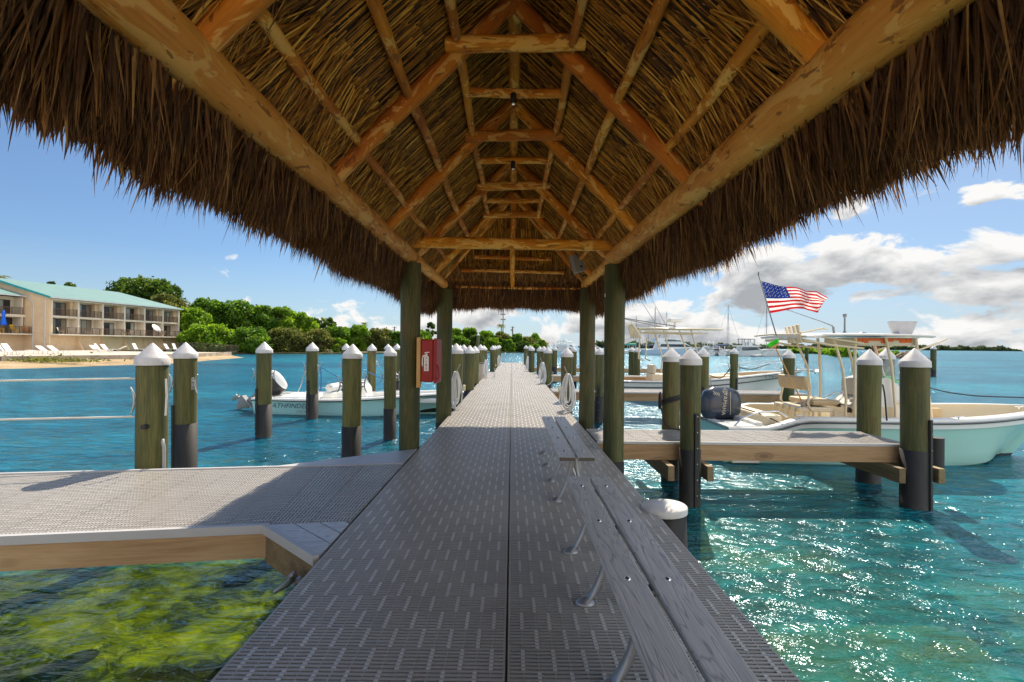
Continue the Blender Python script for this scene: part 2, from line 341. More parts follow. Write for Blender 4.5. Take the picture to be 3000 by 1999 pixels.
# thatch: colour by blade, some light through the leaf
def _leaf(name, stops, trans, rough=0.65):
    t = NT(name); r = t.attr('rnd', True); n = t.noise(t.n('NewGeometry').outputs['Position'], 14, 3, 0.6)
    f = t.math('ADD', r, t.math('MULTIPLY', t.math('SUBTRACT', n, 0.5), 0.45)); c = t.ramp(f, stops)
    d = t.bsdf(c, rough); tl = t.n('BsdfTranslucent', {'Color': c}).outputs[0]
    return t.done(t.n('MixShader', {0: trans, 1: d, 2: tl}).outputs[0])
m_rib = _leaf('thatch_ribs', [(0.0, (0.045, 0.014, 0.002)), (0.35, (0.30, 0.112, 0.010)), (0.70, (0.72, 0.33, 0.032)), (1.0, (0.95, 0.60, 0.12))], 0.12)
m_frond = _leaf('palm_thatch_leaves', [(0.0, (0.035, 0.012, 0.004)), (0.4, (0.15, 0.060, 0.018)), (0.72, (0.33, 0.155, 0.045)), (1.0, (0.66, 0.40, 0.14))], 0.35)
m_under = _leaf('thatch_backing', [(0.0, (0.05, 0.022, 0.006)), (1.0, (0.09, 0.045, 0.014))], 0.0)
# ================================================================== SETTING
def sheet(name, x0, x1, y0, y1, z, mat, kind='structure'):
    m = MB(); m.add([(x0, y0, z), (x1, y0, z), (x1, y1, z), (x0, y1, z)], [(0, 1, 2, 3)]); o = m.build(name, mat); o['kind'] = kind; return o
def _water():
    t = NT('sea_water'); pos = t.n('NewGeometry').outputs['Position']
    dist = t.n('VectorMath', {0: pos}, operation='LENGTH').outputs['Value']
    w1 = t.noise(t.mapv(pos, (0.55, 1.15, 1), rot=(0, 0, 0.35)), 1.0, 3, 0.55, 0.5)
    w2 = t.noise(t.mapv(pos, (2.6, 5.2, 1), rot=(0, 0, 0.5)), 1.0, 4, 0.6, 0.6)
    w3 = t.noise(t.mapv(pos, (9, 17, 1), rot=(0, 0, 0.2)), 1.0, 3, 0.6, 0.3)
    hgt = t.math('ADD', t.math('MULTIPLY', w1, 0.42), t.math('ADD', t.math('MULTIPLY', w2, 0.22), t.math('MULTIPLY', w3, 0.02)))
    b = t.n('Bump', {'Height': hgt, 'Strength': 1.0, 'Distance': 0.42}); nrm = b.outputs[0]
    fr = t.n('Fresnel', {'IOR': 1.33, 'Normal': nrm}).outputs[0]; fr = t.math('MINIMUM', t.math('MULTIPLY', fr, 1.5), 0.40)
    gl = t.n('BsdfGlossy', {'Roughness': 0.17, 'Normal': nrm, 'Color': (0.72, 0.90, 1, 1)}).outputs[0]
    # the water's own colour: turquoise over sand, deeper blue away from the pier, broad drifting patches
    pat = t.noise(t.mapv(pos, (0.05, 0.09, 1)), 1.0, 5, 0.6, 0.4)
    col = t.ramp(pat, [(0.34, (0.000, 0.050, 0.090)), (0.50, (0.000, 0.092, 0.145)), (0.66, (0.003, 0.150, 0.205))])
    near = t.ramp(t.math('DIVIDE', dist, 14.0), [(0.25, (0, 0, 0)), (0.9, (1, 1, 1))])
    coln = t.ramp(t.noise(t.mapv(pos, (0.45, 0.6, 1)), 1.0, 4, 0.6, 0.5), [(0.36, (0.000, 0.045, 0.035)), (0.62, (0.003, 0.14, 0.13))])
    lft = t.n('MapRange', {0: t.n('SeparateXYZ', {0: pos}).outputs[0], 1: -1.6, 2: 0.5}).outputs[0]; coln = t.mix(lft, (0.006, 0.030, 0.002), coln)
    col = t.mix(near, coln, col)
    col = t.n('HueSaturation', {'Color': col, 'Value': t.math('MULTIPLY_ADD', t.ramp(t.math('ADD', t.math('MULTIPLY', w2, .6), t.math('MULTIPLY', w1, .4)), [(.36, (0, 0, 0)), (.64, (1, 1, 1))]), 1.15, 0.50)}).outputs[0]  # ripple highlights and dark troughs painted into the colour along the waves
    df = t.n('BsdfDiffuse', {'Color': col, 'Normal': nrm}).outputs[0]
    tp = t.n('BsdfTransparent', {'Color': (0.80, 0.84, 0.26, 1)}).outputs[0]
    # more scatter along the longer path at grazing angles
    lw = t.n('LayerWeight', {'Blend': 0.5}).outputs['Facing']
    tf = t.ramp(lw, [(0.42, (0.12, 0.12, 0.12)), (0.78, (0.93, 0.93, 0.93)), (0.9, (1, 1, 1))])
    px_ = t.n('SeparateXYZ', {0: pos}).outputs[0]; deep = t.n('MapRange', {0: px_, 1: -1.0, 2: 2.0, 3: 0.0, 4: 0.62}).outputs[0]; tf = t.math('MAXIMUM', tf, deep)
    chop = t.math('MULTIPLY', t.math('SUBTRACT', w2, 0.5), 0.8); tf = t.math('ADD', tf, chop, clamp=True)
    base = t.n('MixShader', {0: tf, 1: tp, 2: df}).outputs[0]
    return t.done(t.n('MixShader', {0: fr, 1: base, 2: gl}).outputs[0])
m_water = _water()
def _bed():
    t = NT('seabed'); pos = t.n('NewGeometry').outputs['Position']
    a = t.noise(t.mapv(pos, (0.42, 0.55, 1), (1.3, 0.4, 0)), 1.0, 6, 0.6, 1.0); bb = t.noise(pos, 3.2, 6, 0.68, 1.5)
    f = t.math('ADD', t.math('MULTIPLY', a, 0.62), t.math('MULTIPLY', bb, 0.38))
    weed = t.ramp(f, [(0.43, (0.003, 0.010, 0.001)), (0.49, (0.040, 0.085, 0.002)), (0.55, (0.26, 0.38, 0.004)), (0.66, (0.62, 0.72, 0.02))])
    sand = t.ramp(f, [(0.35, (0.10, 0.26, 0.20)), (0.6, (0.35, 0.55, 0.42))])
    # seagrass to the left of the pier, paler sand to the right
    x = t.n('SeparateXYZ', {0: pos}).outputs[0]; m = t.math('ADD', t.math('MULTIPLY', x, 0.45), t.math('MULTIPLY', t.math('SUBTRACT', a, 0.5), 4.0))
    m = t.n('MapRange', {0: m, 1: 0.3, 2: 1.5}).outputs[0]
    c = t.mix(m, weed, sand); return t.done(t.bsdf(c, 0.9, f, 0.8, 0.3))
m_bed = _bed()
sheet('water', -4000, 4000, -60, 7000, WZ, m_water); sheet('seabed', -4000, 4000, -60, 7000, WZ-0.95, m_bed)
# ================================================================== DECKING
def gratebox(m, B, rn, bottom=False):
    B = np.asarray(B, dtype=float); n = len(B); V = np.zeros((n, 8, 3))
    for i in range(8):
        V[:, i, 0] = B[:, 0+(i >> 2 & 1)]; V[:, i, 1] = B[:, 2+(i >> 1 & 1)]; V[:, i, 2] = B[:, 4+(i & 1)]
    fs = [(1, 5, 7, 3), (0, 4, 5, 1), (2, 3, 7, 6), (0, 1, 3, 2), (4, 6, 7, 5)]
    Fa = (np.array(fs)[None]+(np.arange(n)*8)[:, None, None]).reshape(-1, 4)
    return V.reshape(-1, 3), Fa, np.repeat(rn, 8)
def grating(x0, x1, y0, y1, pw, pd=0.3048, M=None, swap=False, narrow=True, zt=0.0):
    """slotted panels pw wide (along the slots) and pd deep"""
    B = []; rn = []; t = 0.028; rows = 12; pitch = pd/rows; sl = pitch*0.43; cell = pw/9.0
    ny = max(1, round((y1-y0)/pd)); nx = max(1, round((x1-x0)/pw)); dx = (x1-x0)/nx; dy = (y1-y0)/ny; g = 0.003; cell = dx/9.0; pitch = dy/rows; sl = pitch*(0.54 if swap else 0.52)
    for j in range(ny):
        for i in range(nx):
            X0 = x0+i*dx+g; X1 = x0+(i+1)*dx-g; Y0 = y0+j*dy; tone = RNG.uniform(0.25, 0.5)
            B.append((X0, X1, Y0+g*0.6, Y0+pitch*0.5-sl/2, zt-t, zt)); rn.append(tone)
            B.append((X0, X1, Y0+dy-pitch*0.5+sl/2, Y0+dy-g*0.6, zt-t, zt)); rn.append(tone)
            for r in range(1, rows):
                B.append((X0, X1, Y0+(r-0.5)*pitch+sl/2, Y0+(r+0.5)*pitch-sl/2, zt-t, zt)); rn.append(tone+RNG.uniform(-.05, .05))
            for e in (X0, X1-0.010): B.append((e, e+0.010, Y0+0.004, Y0+dy-0.004, zt-t, zt-0.001)); rn.append(tone)
            for h in range(2):
                ph = 0.5 if (h+i) % 2 else 0.0; ya = Y0+h*dy/2+pitch*0.15; yb = ya+dy/2-pitch*0.3
                for k in range(10):
                    xc = X0+(k+ph)*cell
                    if X0+0.015 < xc < X1-0.015:
                        if narrow or swap:
                            for r in range(h*6, h*6+6): yc = Y0+(r+.5)*pitch; B.append((xc-0.0085, xc+0.0085, yc-sl/2-.001, yc+sl/2+.001, zt-t, zt+0.0006)); rn.append(tone+.12 if swap else 0.92)
                        else: B.append((xc-0.007, xc+0.007, ya, yb, zt-t, zt+0.0006)); rn.append(0.80)
                    xn = xc+cell/2
                    if narrow and X0+0.01 < xn < X1-0.01: B.append((xn-0.003, xn+0.003, ya, yb, zt-t, zt-0.0015)); rn.append(tone)
    m = MB(); V, Fa, rr = gratebox(m, B, np.array(rn))
    if swap: V = V[:, [1, 0, 2]]; Fa = Fa[:, ::-1]
    if M is not None: V = tr(M, V)
    m.add(V, Fa, None, rr); return m
def fastener_spots(x0, x1, y0, y1): 
    pass
DW = 1.226
dock = empty('main_dock', (0, -3.6, 0), 'long straight grey grated main dock running out through the thatched shelter', 'dock')
g1 = grating(-DW+.01, -0.012, -3.6, 13.3, 1.21); a = grating(-0.008, DW-.01, -3.6, 13.3, 1.21)
for q in ('v', 'tc', 'rn'): pass
g1.build('deck_panels', m_grate, dock); a.build('deck_panels', m_grate, dock)
grating(-DW+.01, -0.012, 13.3, 25.2, 1.21, narrow=False).build('deck_panels', m_grate, dock); grating(-0.008, DW-.01, 13.3, 25.2, 1.21, narrow=False).build('deck_panels', m_grate, dock)
grating(-.915, -0.01, 25.2, 39.4, .905, narrow=False).build('deck_panels', m_grate, dock); grating(-0.006, .915, 25.2, 39.4, .905, narrow=False).build('deck_panels', m_grate, dock)
for x in (-DW+.045, -.61, -.01, .61, DW-.045):
    m = MB(); m.box(x-.035, x+.035, -3.6, 25.2, -.30, -.031, rnd=x); m.build('stringer', m_timd, dock)
for x in (-.88, 0, .88):
    m = MB(); m.box(x-.035, x+.035, 25.21, 39.4, -.30, -.031, rnd=x); m.build('stringer', m_timd, dock)
m = MB()
for y in np.arange(-3, 39.5, 2.6): m.box(-DW-.05 if y < 25 else -.95, DW+.05 if y < 25 else .95, y, y+.14, -.52, -.303, rnd=y)
m.build('cross_beam', m_timd, dock)
# screw heads at the panel corners, in pairs
m = MB()
for j in range(0, 40):
    y = -3.6+j*0.3048*1.0; y = -3.6+j*(16.9/55)
    if y < 0.8: continue
    for x in (-DW+.03, -.62, -.05, .03, .60, DW-.05):
        for s in (-.024, .024):
            for d in (-.009, .009): m.lathe([(0.006, 0), (0.006, .0015)], (x+d, y+s, 0.0), 8)
m.build('screws', m_galv, dock)
# ladder rails at the far end
lad = empty('ladder_rails', (-.25, 39.4, -.2), 'pair of slim metal ladder rails standing at the far end of the dock', 'ladder')
for x in (-.98, -.55):
    m = MB(); m.tube([(x, 39.45, -.6), (x, 39.45, .70), (x, 39.40, .74), (x, 39.25, .74), (x, 39.2, .7), (x, 39.2, 0.001)], .022, 8); m.build('rail', m_galv, lad)
# ------------------------------------------------------------------ left finger dock (slots run away from the camera)
A0 = Vector((-1.226, 0, 0)); LA = R(188.6)                     # direction the left dock runs
fr = Vector((-1.83, 3.71, 0)); lx = Vector((math.cos(R(189.5)), math.sin(R(189.5)), 0)); ly = Vector((-lx.y, lx.x, 0))
ldir = (G(0, 1580)-G(781, 1541.5)).normalized(); lback = (G(0, 1373)-G(860, 1356)).normalized()
ldir = ((ldir+lback)/2).normalized(); lnor = Vector((-ldir.y, ldir.x, 0))
if lnor.y < 0: lnor = -lnor
LO = Vector((-1.226, 3.83, 0)); LW = 1.80
ML = Matrix(((ldir.x, lnor.x, 0, LO.x), (ldir.y, lnor.y, 0, LO.y), (0, 0, 1, 0), (0, 0, 0, 1)))
ld = empty('side_dock', LO, 'wide grey grated side dock with pale edge trim joining the main dock on its left', 'dock')
def joined(m):          # the panels beside the main dock are cut along its edge
    for v in m.v:
        xb = (-1.236-LO.x-lnor.x*v[:, 1])/ldir.x; k = np.clip(1-v[:, 0]/.6, 0, 1.0); v[:, 0] += xb*k
    m.v = [tr(ML, v) for v in m.v]; m.tc = m.v; return m
m = joined(grating(0.0, 0.9, 0.0, 9.8, 0.9, swap=True)); m2 = joined(grating(0.9, 1.8, 0.0, 9.8, 0.9, swap=True))
m.build('deck_panels', m_grate, ld); m2.build('deck_panels', m_grate, ld)
skew = 0.0
m = MB(); m.poly([(0.60, -.045), (9.85, -.045), (9.85, -.003), (0.60, -.003)], -.052, .012, M=ML); m.build('edge_trim', m_trim, ld)
m = MB(); m.poly([(0.25, LW+.003), (9.85, LW+.003), (9.85, LW+.045), (0.25, LW+.045)], -.052, .012, M=ML); m.build('edge_trim', m_trim, ld)
m = MB(); m.box(0.62, 9.8, -.030, .010, -.24, -.054, M=ML); m.build('fascia', m_tim, ld)
m = MB(); m.box(0.3, 9.8, LW-.01, LW+.03, -.24, -.054, M=ML, rnd=.2); m.build('fascia', m_tim, ld)
m = MB()
for y in (.45, .9, 1.35): m.box(0.1, 9.7, y-.02, y+.02, -.24, -.031, M=ML, rnd=y)
m.build('stringer', m_timd, ld)
# corner infill: planks, trim and fascia of the front triangle
MLi = ML.inverted()
pa = MLi @ Vector((-1.83, 3.71, 0)); pb = MLi @ Vector((-1.236, 3.20, 0)); pa = Vector((pa.x, -.003, 0)); pc = MLi @ Vector((-1.236, 3.83, 0))
d = (pb-pa).normalized(); nn = Vector((d.y, -d.x, 0)); nn = nn if (nn.y < 0) else -nn
m = MB(); inward = -nn
for k in range(4):                                   # planks parallel to the outer edge
    o1 = inward*(0.005+k*0.145); o2 = inward*(0.140+k*0.145)
    def clip(off):                                   # where the line pa+off + s*d meets the dock side line pc..pb and the grating front line y=0
        q = pa+off; e = pb-pc; den = d.x*e.y-d.y*e.x; s1 = ((pc.x-q.x)*e.y-(pc.y-q.y)*e.x)/den; s0 = (-.003-q.y)/d.y
        return q+d*s0, q+d*s1
    a1, b1 = clip(o1); a2, b2 = clip(o2)
    if (b1-a1).dot(d) < 0.01: continue
    if (b2-a2).dot(d) < 0: a2 = b2 = (a1+b1)/2
    m.poly([a1[:2], b1[:2], b2[:2], a2[:2]], -.028, .0, M=ML, rnd=k*.37)
m.build('corner_planks', m_comp, ld)
m = MB(); m.poly([(pa+nn*.002)[:2], (pa+nn*.044-d*.02)[:2], (pb+nn*.044)[:2], (pb+nn*.002)[:2]], -.056, .010, M=ML); m.build('edge_trim', m_trim, ld)
m = MB(); m.poly([(pa+nn*.024)[:2], (pb+nn*.024)[:2], (pb-nn*.02)[:2], (pa-nn*.02)[:2]], -.27, -.058, M=ML, rnd=.8); m.build('fascia', m_timd, ld)
# back corner infill
q1 = MLi @ Vector((-1.236, 6.48, 0)); q0 = Vector((1.15, LW+.046, 0)); q2 = MLi @ Vector((-1.236, 5.6, 0))
m = MB(); m.poly([(q0.x, LW+.047), (q1.x, q1.y), (q2.x, LW+.047)], -.03, .006, M=ML, rnd=.3); m.build('corner_planks', m_trim, ld)
m = MB(); m.box(3.6, 3.75, -.02, LW, -.46, -.242, M=ML, rnd=.6); m.box(6.0, 6.15, -.02, LW, -.46, -.242, M=ML, rnd=.7); m.build('cross_beam', m_timd, ld)
m = MB(); m.add([tuple(ML @ Vector(p)) for p in [(3.3, .05, -.245), (4.6, .05, -.245), (4.6, .05, -.62), (3.3, .15, -.245), (4.6, .15, -.245), (4.6, .15, -.62)]], [(0, 1, 2), (5, 4, 3), (0, 3, 4, 1), (1, 4, 5, 2), (2, 5, 3, 0)]); m.build('brace', m_timd, ld)
# trim screws
m = MB()
for x in np.arange(1.0, 9, .33): m.tube([ML @ Vector((x, -.0455, -.02)), ML @ Vector((x, -.047, -.02))], .004, 8)
m.build('screws', m_galv, ld)
# ------------------------------------------------------------------ right finger piers
def finger(y0, y1, x1, label, sh=0.235, beams=()):
    e = empty('finger_pier', (DW+.03, y0, 0), label, 'dock', 'grated finger piers on the right of the main dock')
    g = grating(y0+.02, y1-.02, DW+.02, x1, (y1-y0-.04), swap=True, narrow=False); g.build('deck_panels', m_grate, e)
    for yy, r in ((y0, .1), (y1-.04, .5)):
        m = MB(); m.box(DW+.02, x1, yy, yy+.04, -sh-.03, -.034, rnd=r+y0); m.build('fascia', m_tim, e)
        m = MB(); m.box(DW+.02, x1, yy-.008, yy+.016, -.0335, .003, rnd=r); m.build('edge_trim', m_trim, e)
    m = MB(); m.box(x1, x1+.04, y0, y1, -sh-.03, -.034, rnd=y0); m.build('fascia', m_timd, e)
    m = MB(); m.box(DW+.03, x1-.01, (y0+y1)/2-.02, (y0+y1)/2+.02, -sh, -.031, rnd=.4); m.build('stringer', m_timd, e)
    for bx in beams:
        m = MB(); m.bbox(bx-.045, bx+.045, y0-.35, y1+.3, -sh-.24, -sh-.032, .006, rnd=bx); m.build('cross_beam', m_timd, e)
        m = MB(); m.bbox(bx+.50, bx+.59, y0-.35, y1+.3, -sh-.24, -sh-.032, .006, rnd=bx+.3); m.build('cross_beam', m_timd, e)
    return e
finger(7.16, 8.22, 5.82, 'nearest finger pier on the right, alongside the pale green boat, with pine fascia', beams=(2.22, 5.42))
finger(14.9, 15.9, 9.0, 'second finger pier on the right, between the two fishing boats', beams=(5.0,))
finger(22.6, 23.6, 9.5, 'third finger pier on the right, seen behind the dockside pilings', beams=())
finger(30.8, 31.8, 9.5, 'farthest finger pier on the right, near the end of the dock', beams=())
# ================================================================== PAVILION
RZ, SL, YF = 4.04, 1.0, 8.35                            # ridge height, roof slope, hip apex
def zr(x): return RZ-SL*abs(x)
pav = empty('thatched_pavilion', (0, 3.2, 0), 'palm thatched open shelter of peeled logs roofing the dock on green posts', 'pavilion')
POSTS = [(-1.36, 6.58, .268), (1.36, 6.55, .27), (-1.32, 9.62, .30), (1.405, 9.2, .285), (-1.36, 2.0-3.0, .27), (1.36, -1.0, .27)]
for i, (x, y, dd) in enumerate(POSTS):
    m = MB(); zt = 2.46; n = 28
    prof = [(dd/2*(1+.012*math.sin(z*3+i)), z) for z in np.linspace(-2.2, zt, 26)]
    m.lathe(prof, (x, y, 0), n, rnd=i*.31); o = m.build('post', m_post, pav)
    if i in (1, 2, 3, 0):
        m = MB(); m.lathe([(dd/2+.007, -2.0), (dd/2+.007, -.13-.0*i)], (x, y, 0), 28); m.build('sleeve', m_black, o)
def log(p, q, r0, r1, name, mat, bend=0.01, n=14, seed=0, parent=pav, seg=14):
    rg = random.Random(seed*77+int(p[0]*100)+int(q[1]*100)); p = Vector(p); q = Vector(q); pts = []; rad = []
    d = (q-p).normalized(); a = d.cross(Vector((0, 0, 1))); a = a.normalized() if a.length > .1 else Vector((1, 0, 0)); b = d.cross(a)
    ph = rg.uniform(0, 6); ph2 = rg.uniform(0, 6)
    for i in range(seg+1):
        t = i/seg; pts.append(p.lerp(q, t)+a*bend*math.sin(t*4+ph)+b*bend*math.sin(t*5+ph2)); rad.append((r0+(r1-r0)*t)*(1+.045*math.sin(t*13+ph)+rg.uniform(-.02, .02)))
    m = MB(); m.tube(pts, rad, n, rnd=rg.random()*3); return m.build(name, mat, parent)
BZ = 2.46+.105
log((-1.36, -3.3, BZ), (-1.36, 6.62, BZ), .118, .100, 'eave_beam', m_beam, .012, 20, 1, seg=26)
log((1.36, -3.3, BZ), (1.36, 6.60, BZ), .125, .105, 'eave_beam', m_beam, .012, 20, 2, seg=26)
log((-1.35, 6.66, BZ-.015), (-1.33, 9.72, BZ-.015), .088, .082, 'eave_beam', m_beam, .006, 16, 3)
log((1.35, 6.64, BZ-.015), (1.40, 9.40, BZ-.015), .085, .090, 'eave_beam', m_beam, .006, 16, 4)
# lapped outer poles seen just outside the eave beams
for s in (-1, 1):
    log((s*1.60, -3.2, 2.50), (s*1.60, 9.8, 2.47), .045, .04, 'outer_pole', m_log, .012, 10, 5+s, seg=20)
# tie beams over the posts
log((-1.50, 6.42, BZ+.14), (1.50, 6.44, BZ+.14), .078, .070, 'tie_beam', m_log, .006, 14, 8)
log((-1.50, 9.62, BZ+.11), (1.46, 9.62, BZ+.13), .072, .066, 'tie_beam', m_log, .006, 14, 9)
RY = [-2.70, -1.10, .50, 2.08, 3.65, 5.20, 6.80, 8.28]
for k, y in enumerate(RY):
    for s in (-1, 1):
        # both rafters of a pair meet under the ridge pole; their tails run out to the eave
        log((s*.015, y+.02*s, RZ-.115), (s*1.56, y+.02*s, zr(1.56)-.105), .062, .070, 'rafter', m_log, .006, 14, k*2+s)
    log((-.50, y-.11, RZ-.505), (.50, y-.11, RZ-.475), .056, .058, 'collar_tie', m_log, .004, 12, 40+k)
    if k < 7:
        y2 = y+.58
        log((-.40, y2, RZ-.495), (.40, y2, RZ-.49), .040, .038, 'cross_pole', m_log, .004, 12, 60+k)
for k in range(7):
    for s in (-1, 1):
        for j, (x, r) in enumerate(((1.13, .040), (.765, .042), (.42, .038))):
            log((s*x, RY[k]+.03, zr(x)-.075), (s*x, RY[k+1]+(-.03), zr(x)-.075), r, r*.85, 'purlin', m_log, .008, 12, 100+k*7+j*2+s)
log((0, -3.2, RZ-.02), (0, YF, RZ-.02), .062, .058, 'ridge_pole', m_log, .006, 14, 200, seg=30)
# hip end: rafters to the two far corners, middle rafter, cross poles
YE = 9.62
def hip(x, z):      # y on the hip plane at a given height
    return YF+.05+(RZ-z)*0.84
for s in (-1, 1): log((s*.02, YF+.02, RZ-.10), (s*1.62, hip(0, 2.42)+.0, 2.42), .058, .062, 'hip_rafter', m_log, .006, 14, 210+s)
log((0, YF+.05, RZ-.08), (0, hip(0, 2.28)-.02, 2.28), .052, .052, 'middle_rafter', m_log, .006, 12, 215)
for z, hw in ((3.02, .72), (2.80, .98), (2.52, 1.40)):
    log((-hw, hip(0, z)-.04, z), (hw, hip(0, z)-.04, z-.02), .034, .032, 'cross_pole', m_log, .006, 12, int(z*100))
# wooden blocks under the eave beams' outer side (rafter tails' bearing blocks)
for s in (-1, 1):
    for k, y in enumerate(RY[2:]):
        m = MB(); m.bbox(s*1.53-.035, s*1.53+.035, y-.07, y+.07, 2.40, 2.46, .008, rnd=k*.3); m.build('bearing_block', m_log, pav)
# ---- thatch
def blades(n, base, dirv, side, nrm, length, width, rnd, droop=0.0, segs=2, fold=0.35, curl=0.0):
    """pointed folded leaf strips; all arguments are arrays of n"""
    ts = np.linspace(0, 1, segs+1); V = []; wprof = np.array([0.75]+[1.0]*(segs-1)+[0.06]) if segs > 1 else np.array([1, .1])
    for j, t in enumerate(ts):
        c = base+dirv*(length*t)[:, None]; c[:, 2] -= droop*(t**2)*length; c = c+side*(curl*t*t*length)[:, None] if not np.isscalar(curl) else c
        wv = side*(width*wprof[j]/2)[:, None]
        V += [c-wv, c+nrm*(width*fold*wprof[j])[:, None], c+wv]
    V = np.stack(V, 1); m = V.shape[1]; f = []
    for j in range(segs):
        for k in range(2): f.append((j*3+k, j*3+k+1, (j+1)*3+k+1, (j+1)*3+k))
    Fa = (np.array(f)[None]+(np.arange(n)*m)[:, None, None]).reshape(-1, 4)
    return V.reshape(-1, 3), Fa, np.repeat(rnd, m)
def norm(a): return a/np.linalg.norm(a, axis=1)[:, None]
al = math.atan(SL)
def slope_pts(s, t, y, h):          # t metres down the slope from the ridge, h below the thatch plane
    x = t*math.cos(al); return np.stack([s*x-s*h*math.sin(al), y, RZ+.03-t*math.sin(al)-h*math.cos(al)], 1)
def add_blades(m, *a, **k):
    V, Fa, r = blades(*a, **k); m.add(V, Fa, None, r, False)
YA, YB = -3.1, 9.1
def y_limit(t):      # side slopes stop at the hip line
    return YF+.1+t*math.cos(al)*0.72
for s in (-1, 1):
    m = MB(); dn = np.array([s*math.cos(al), 0, -math.sin(al)]); nr = np.array([-s*math.sin(al), 0, -math.cos(al)]); yy = np.array([0, 1, 0.])
    # leaf ribs lying up and down the slope in overlapping courses
    for c in range(8):
        y = np.arange(YA, YB+1.0, .0215); n = len(y); y = y+RNG.normal(0, .0045, n); t0 = c*.235+RNG.normal(0, .035, n)-.02; L = RNG.uniform(.34, .52, n)
        ok = (y < y_limit(t0)) & (t0 > -.06) & (t0+L < 2.02); t0 = t0[ok]; y = y[ok]; L = L[ok]; n = len(y)
        ang = -.07+RNG.normal(0, .018, n)+.04*np.sin(y*1.3+c*.7); dv = norm(dn[None]*np.cos(ang)[:, None]+yy[None]*np.sin(ang)[:, None]); sd_ = norm(yy[None]*np.cos(ang)[:, None]-dn[None]*np.sin(ang)[:, None])
        add_blades(m, n, slope_pts(s, t0, y, RNG.uniform(.0, .022, n)+.004), dv, sd_, np.repeat(nr[None], n, 0), L, RNG.uniform(.007, .0165, n), RNG.beta(1.6, 1.9, n), segs=1, fold=.7)
    # short torn leaf bits standing off the ribs
    n = 6500; t0 = RNG.uniform(.05, 1.6, n); y = RNG.uniform(YA, YB+.8, n); ok = (y < y_limit(t0)-.02); t0 = t0[ok]; y = y[ok]; n = len(y)
    ang = RNG.normal(-.4, .15, n); dv = norm(dn[None]*np.cos(ang)[:, None]+yy[None]*np.sin(ang)[:, None]+nr[None]*RNG.uniform(0, .25, n)[:, None]); sd_ = norm(np.cross(dv, nr[None]))
    add_blades(m, n, slope_pts(s, t0, y, RNG.uniform(.015, .035, n)), dv, sd_, np.repeat(nr[None], n, 0), RNG.uniform(.03, .07, n), RNG.uniform(.004, .008, n), RNG.uniform(.5, 1.0, n), segs=1)
    m.build('thatch_ribs', m_rib, pav)
    # feathery leaf ends just inside the eave beam
    m = MB(); n = 8000; t0 = RNG.uniform(1.40, 1.90, n); y = RNG.uniform(YA, YB+1.0, n); ok = (y < y_limit(t0)+.05); t0 = t0[ok]; y = y[ok]; n = len(y)
    cl = np.sin(y*9+np.sin(y*3.3)*2)*.38; ang = cl+RNG.normal(-.15, .12, n); dv = norm(dn[None]*np.cos(ang)[:, None]+yy[None]*np.sin(ang)[:, None]+nr[None]*RNG.uniform(.0, .22, n)[:, None]); sd_ = norm(np.cross(dv, nr[None]))
    add_blades(m, n, slope_pts(s, t0, y, RNG.uniform(.01, .055, n)), dv, sd_, np.repeat(nr[None], n, 0), RNG.uniform(.20, .42, n), RNG.uniform(.007, .018, n), RNG.beta(1.3, 1.5, n), segs=2, droop=.12, curl=RNG.normal(0, .15, n))
    m.build('leaf_ends', m_rib, pav); m = MB()
    # hanging eave fringe
    n = 44000; y = RNG.uniform(YA, YB+1.25, n); x0 = RNG.uniform(1.40, 1.80, n); t0 = x0/math.cos(al)
    ok = (y < y_limit(t0)+.10); t0 = t0[ok]; y = y[ok]; x0 = x0[ok]; n = len(y)
    cl = np.sin(y*4.3+s)*.12+np.sin(y*11.7)*.15+np.sin(y*29)*.08; ang = cl+RNG.normal(0, .10, n)
    sag = .05*np.sin(y*2.3+s)+.04*np.sin(y*7.1)+.03*np.sin(y*17.)
    dv = norm(dn[None]*np.cos(ang)[:, None]*np.array([.45, 1, 1.0])+yy[None]*np.sin(ang)[:, None]+np.stack([s*RNG.uniform(-.30, .0, n), 0*y, -RNG.uniform(0, .25, n)], 1)); sd_ = norm(np.cross(dv, nr[None]+RNG.normal(0, .35, (n, 3))))
    b = slope_pts(s, t0, y, RNG.uniform(-.10, .10, n)); zend = 2.135+(.115 if s < 0 else .080)*np.clip(1-y/6.5, 0, 1)+sag*.7+RNG.normal(0, .035, n)-RNG.exponential(.022, n); L = np.clip((b[:, 2]-zend)/np.clip(-dv[:, 2], .4, 1), .12, .62)*RNG.uniform(.72, 1.0, n)
    add_blades(m, n, b, dv, sd_, norm(np.cross(sd_, dv)), L, RNG.uniform(.006, .018, n), RNG.beta(1.7, 2.2, n)*.95, segs=2, droop=.08, curl=RNG.normal(0, .07, n), fold=.25)
    m.build('eave_fringe', m_frond, pav)
    # the thick body of the thatch
    m = MB(); T = .20; xe = 1.70
    for (ya, yb0, yb1) in ((YA, YF+.12, YF+.12+xe*.72),):
        lo = [(0, ya, RZ+.045), (s*xe, ya, zr(xe)+.045), (s*xe, yb1, zr(xe)+.045), (0, yb0, RZ+.045)]
        up = [(p[0]+(s*.02 if p[0] else 0), p[1], p[2]+T) for p in lo]
        m.add(lo+up, [(0, 1, 2, 3), (7, 6, 5, 4), (0, 4, 5, 1), (1, 5, 6, 2), (2, 6, 7, 3), (3, 7, 4, 0)])
    m.build('thatch_body', m_under, pav)
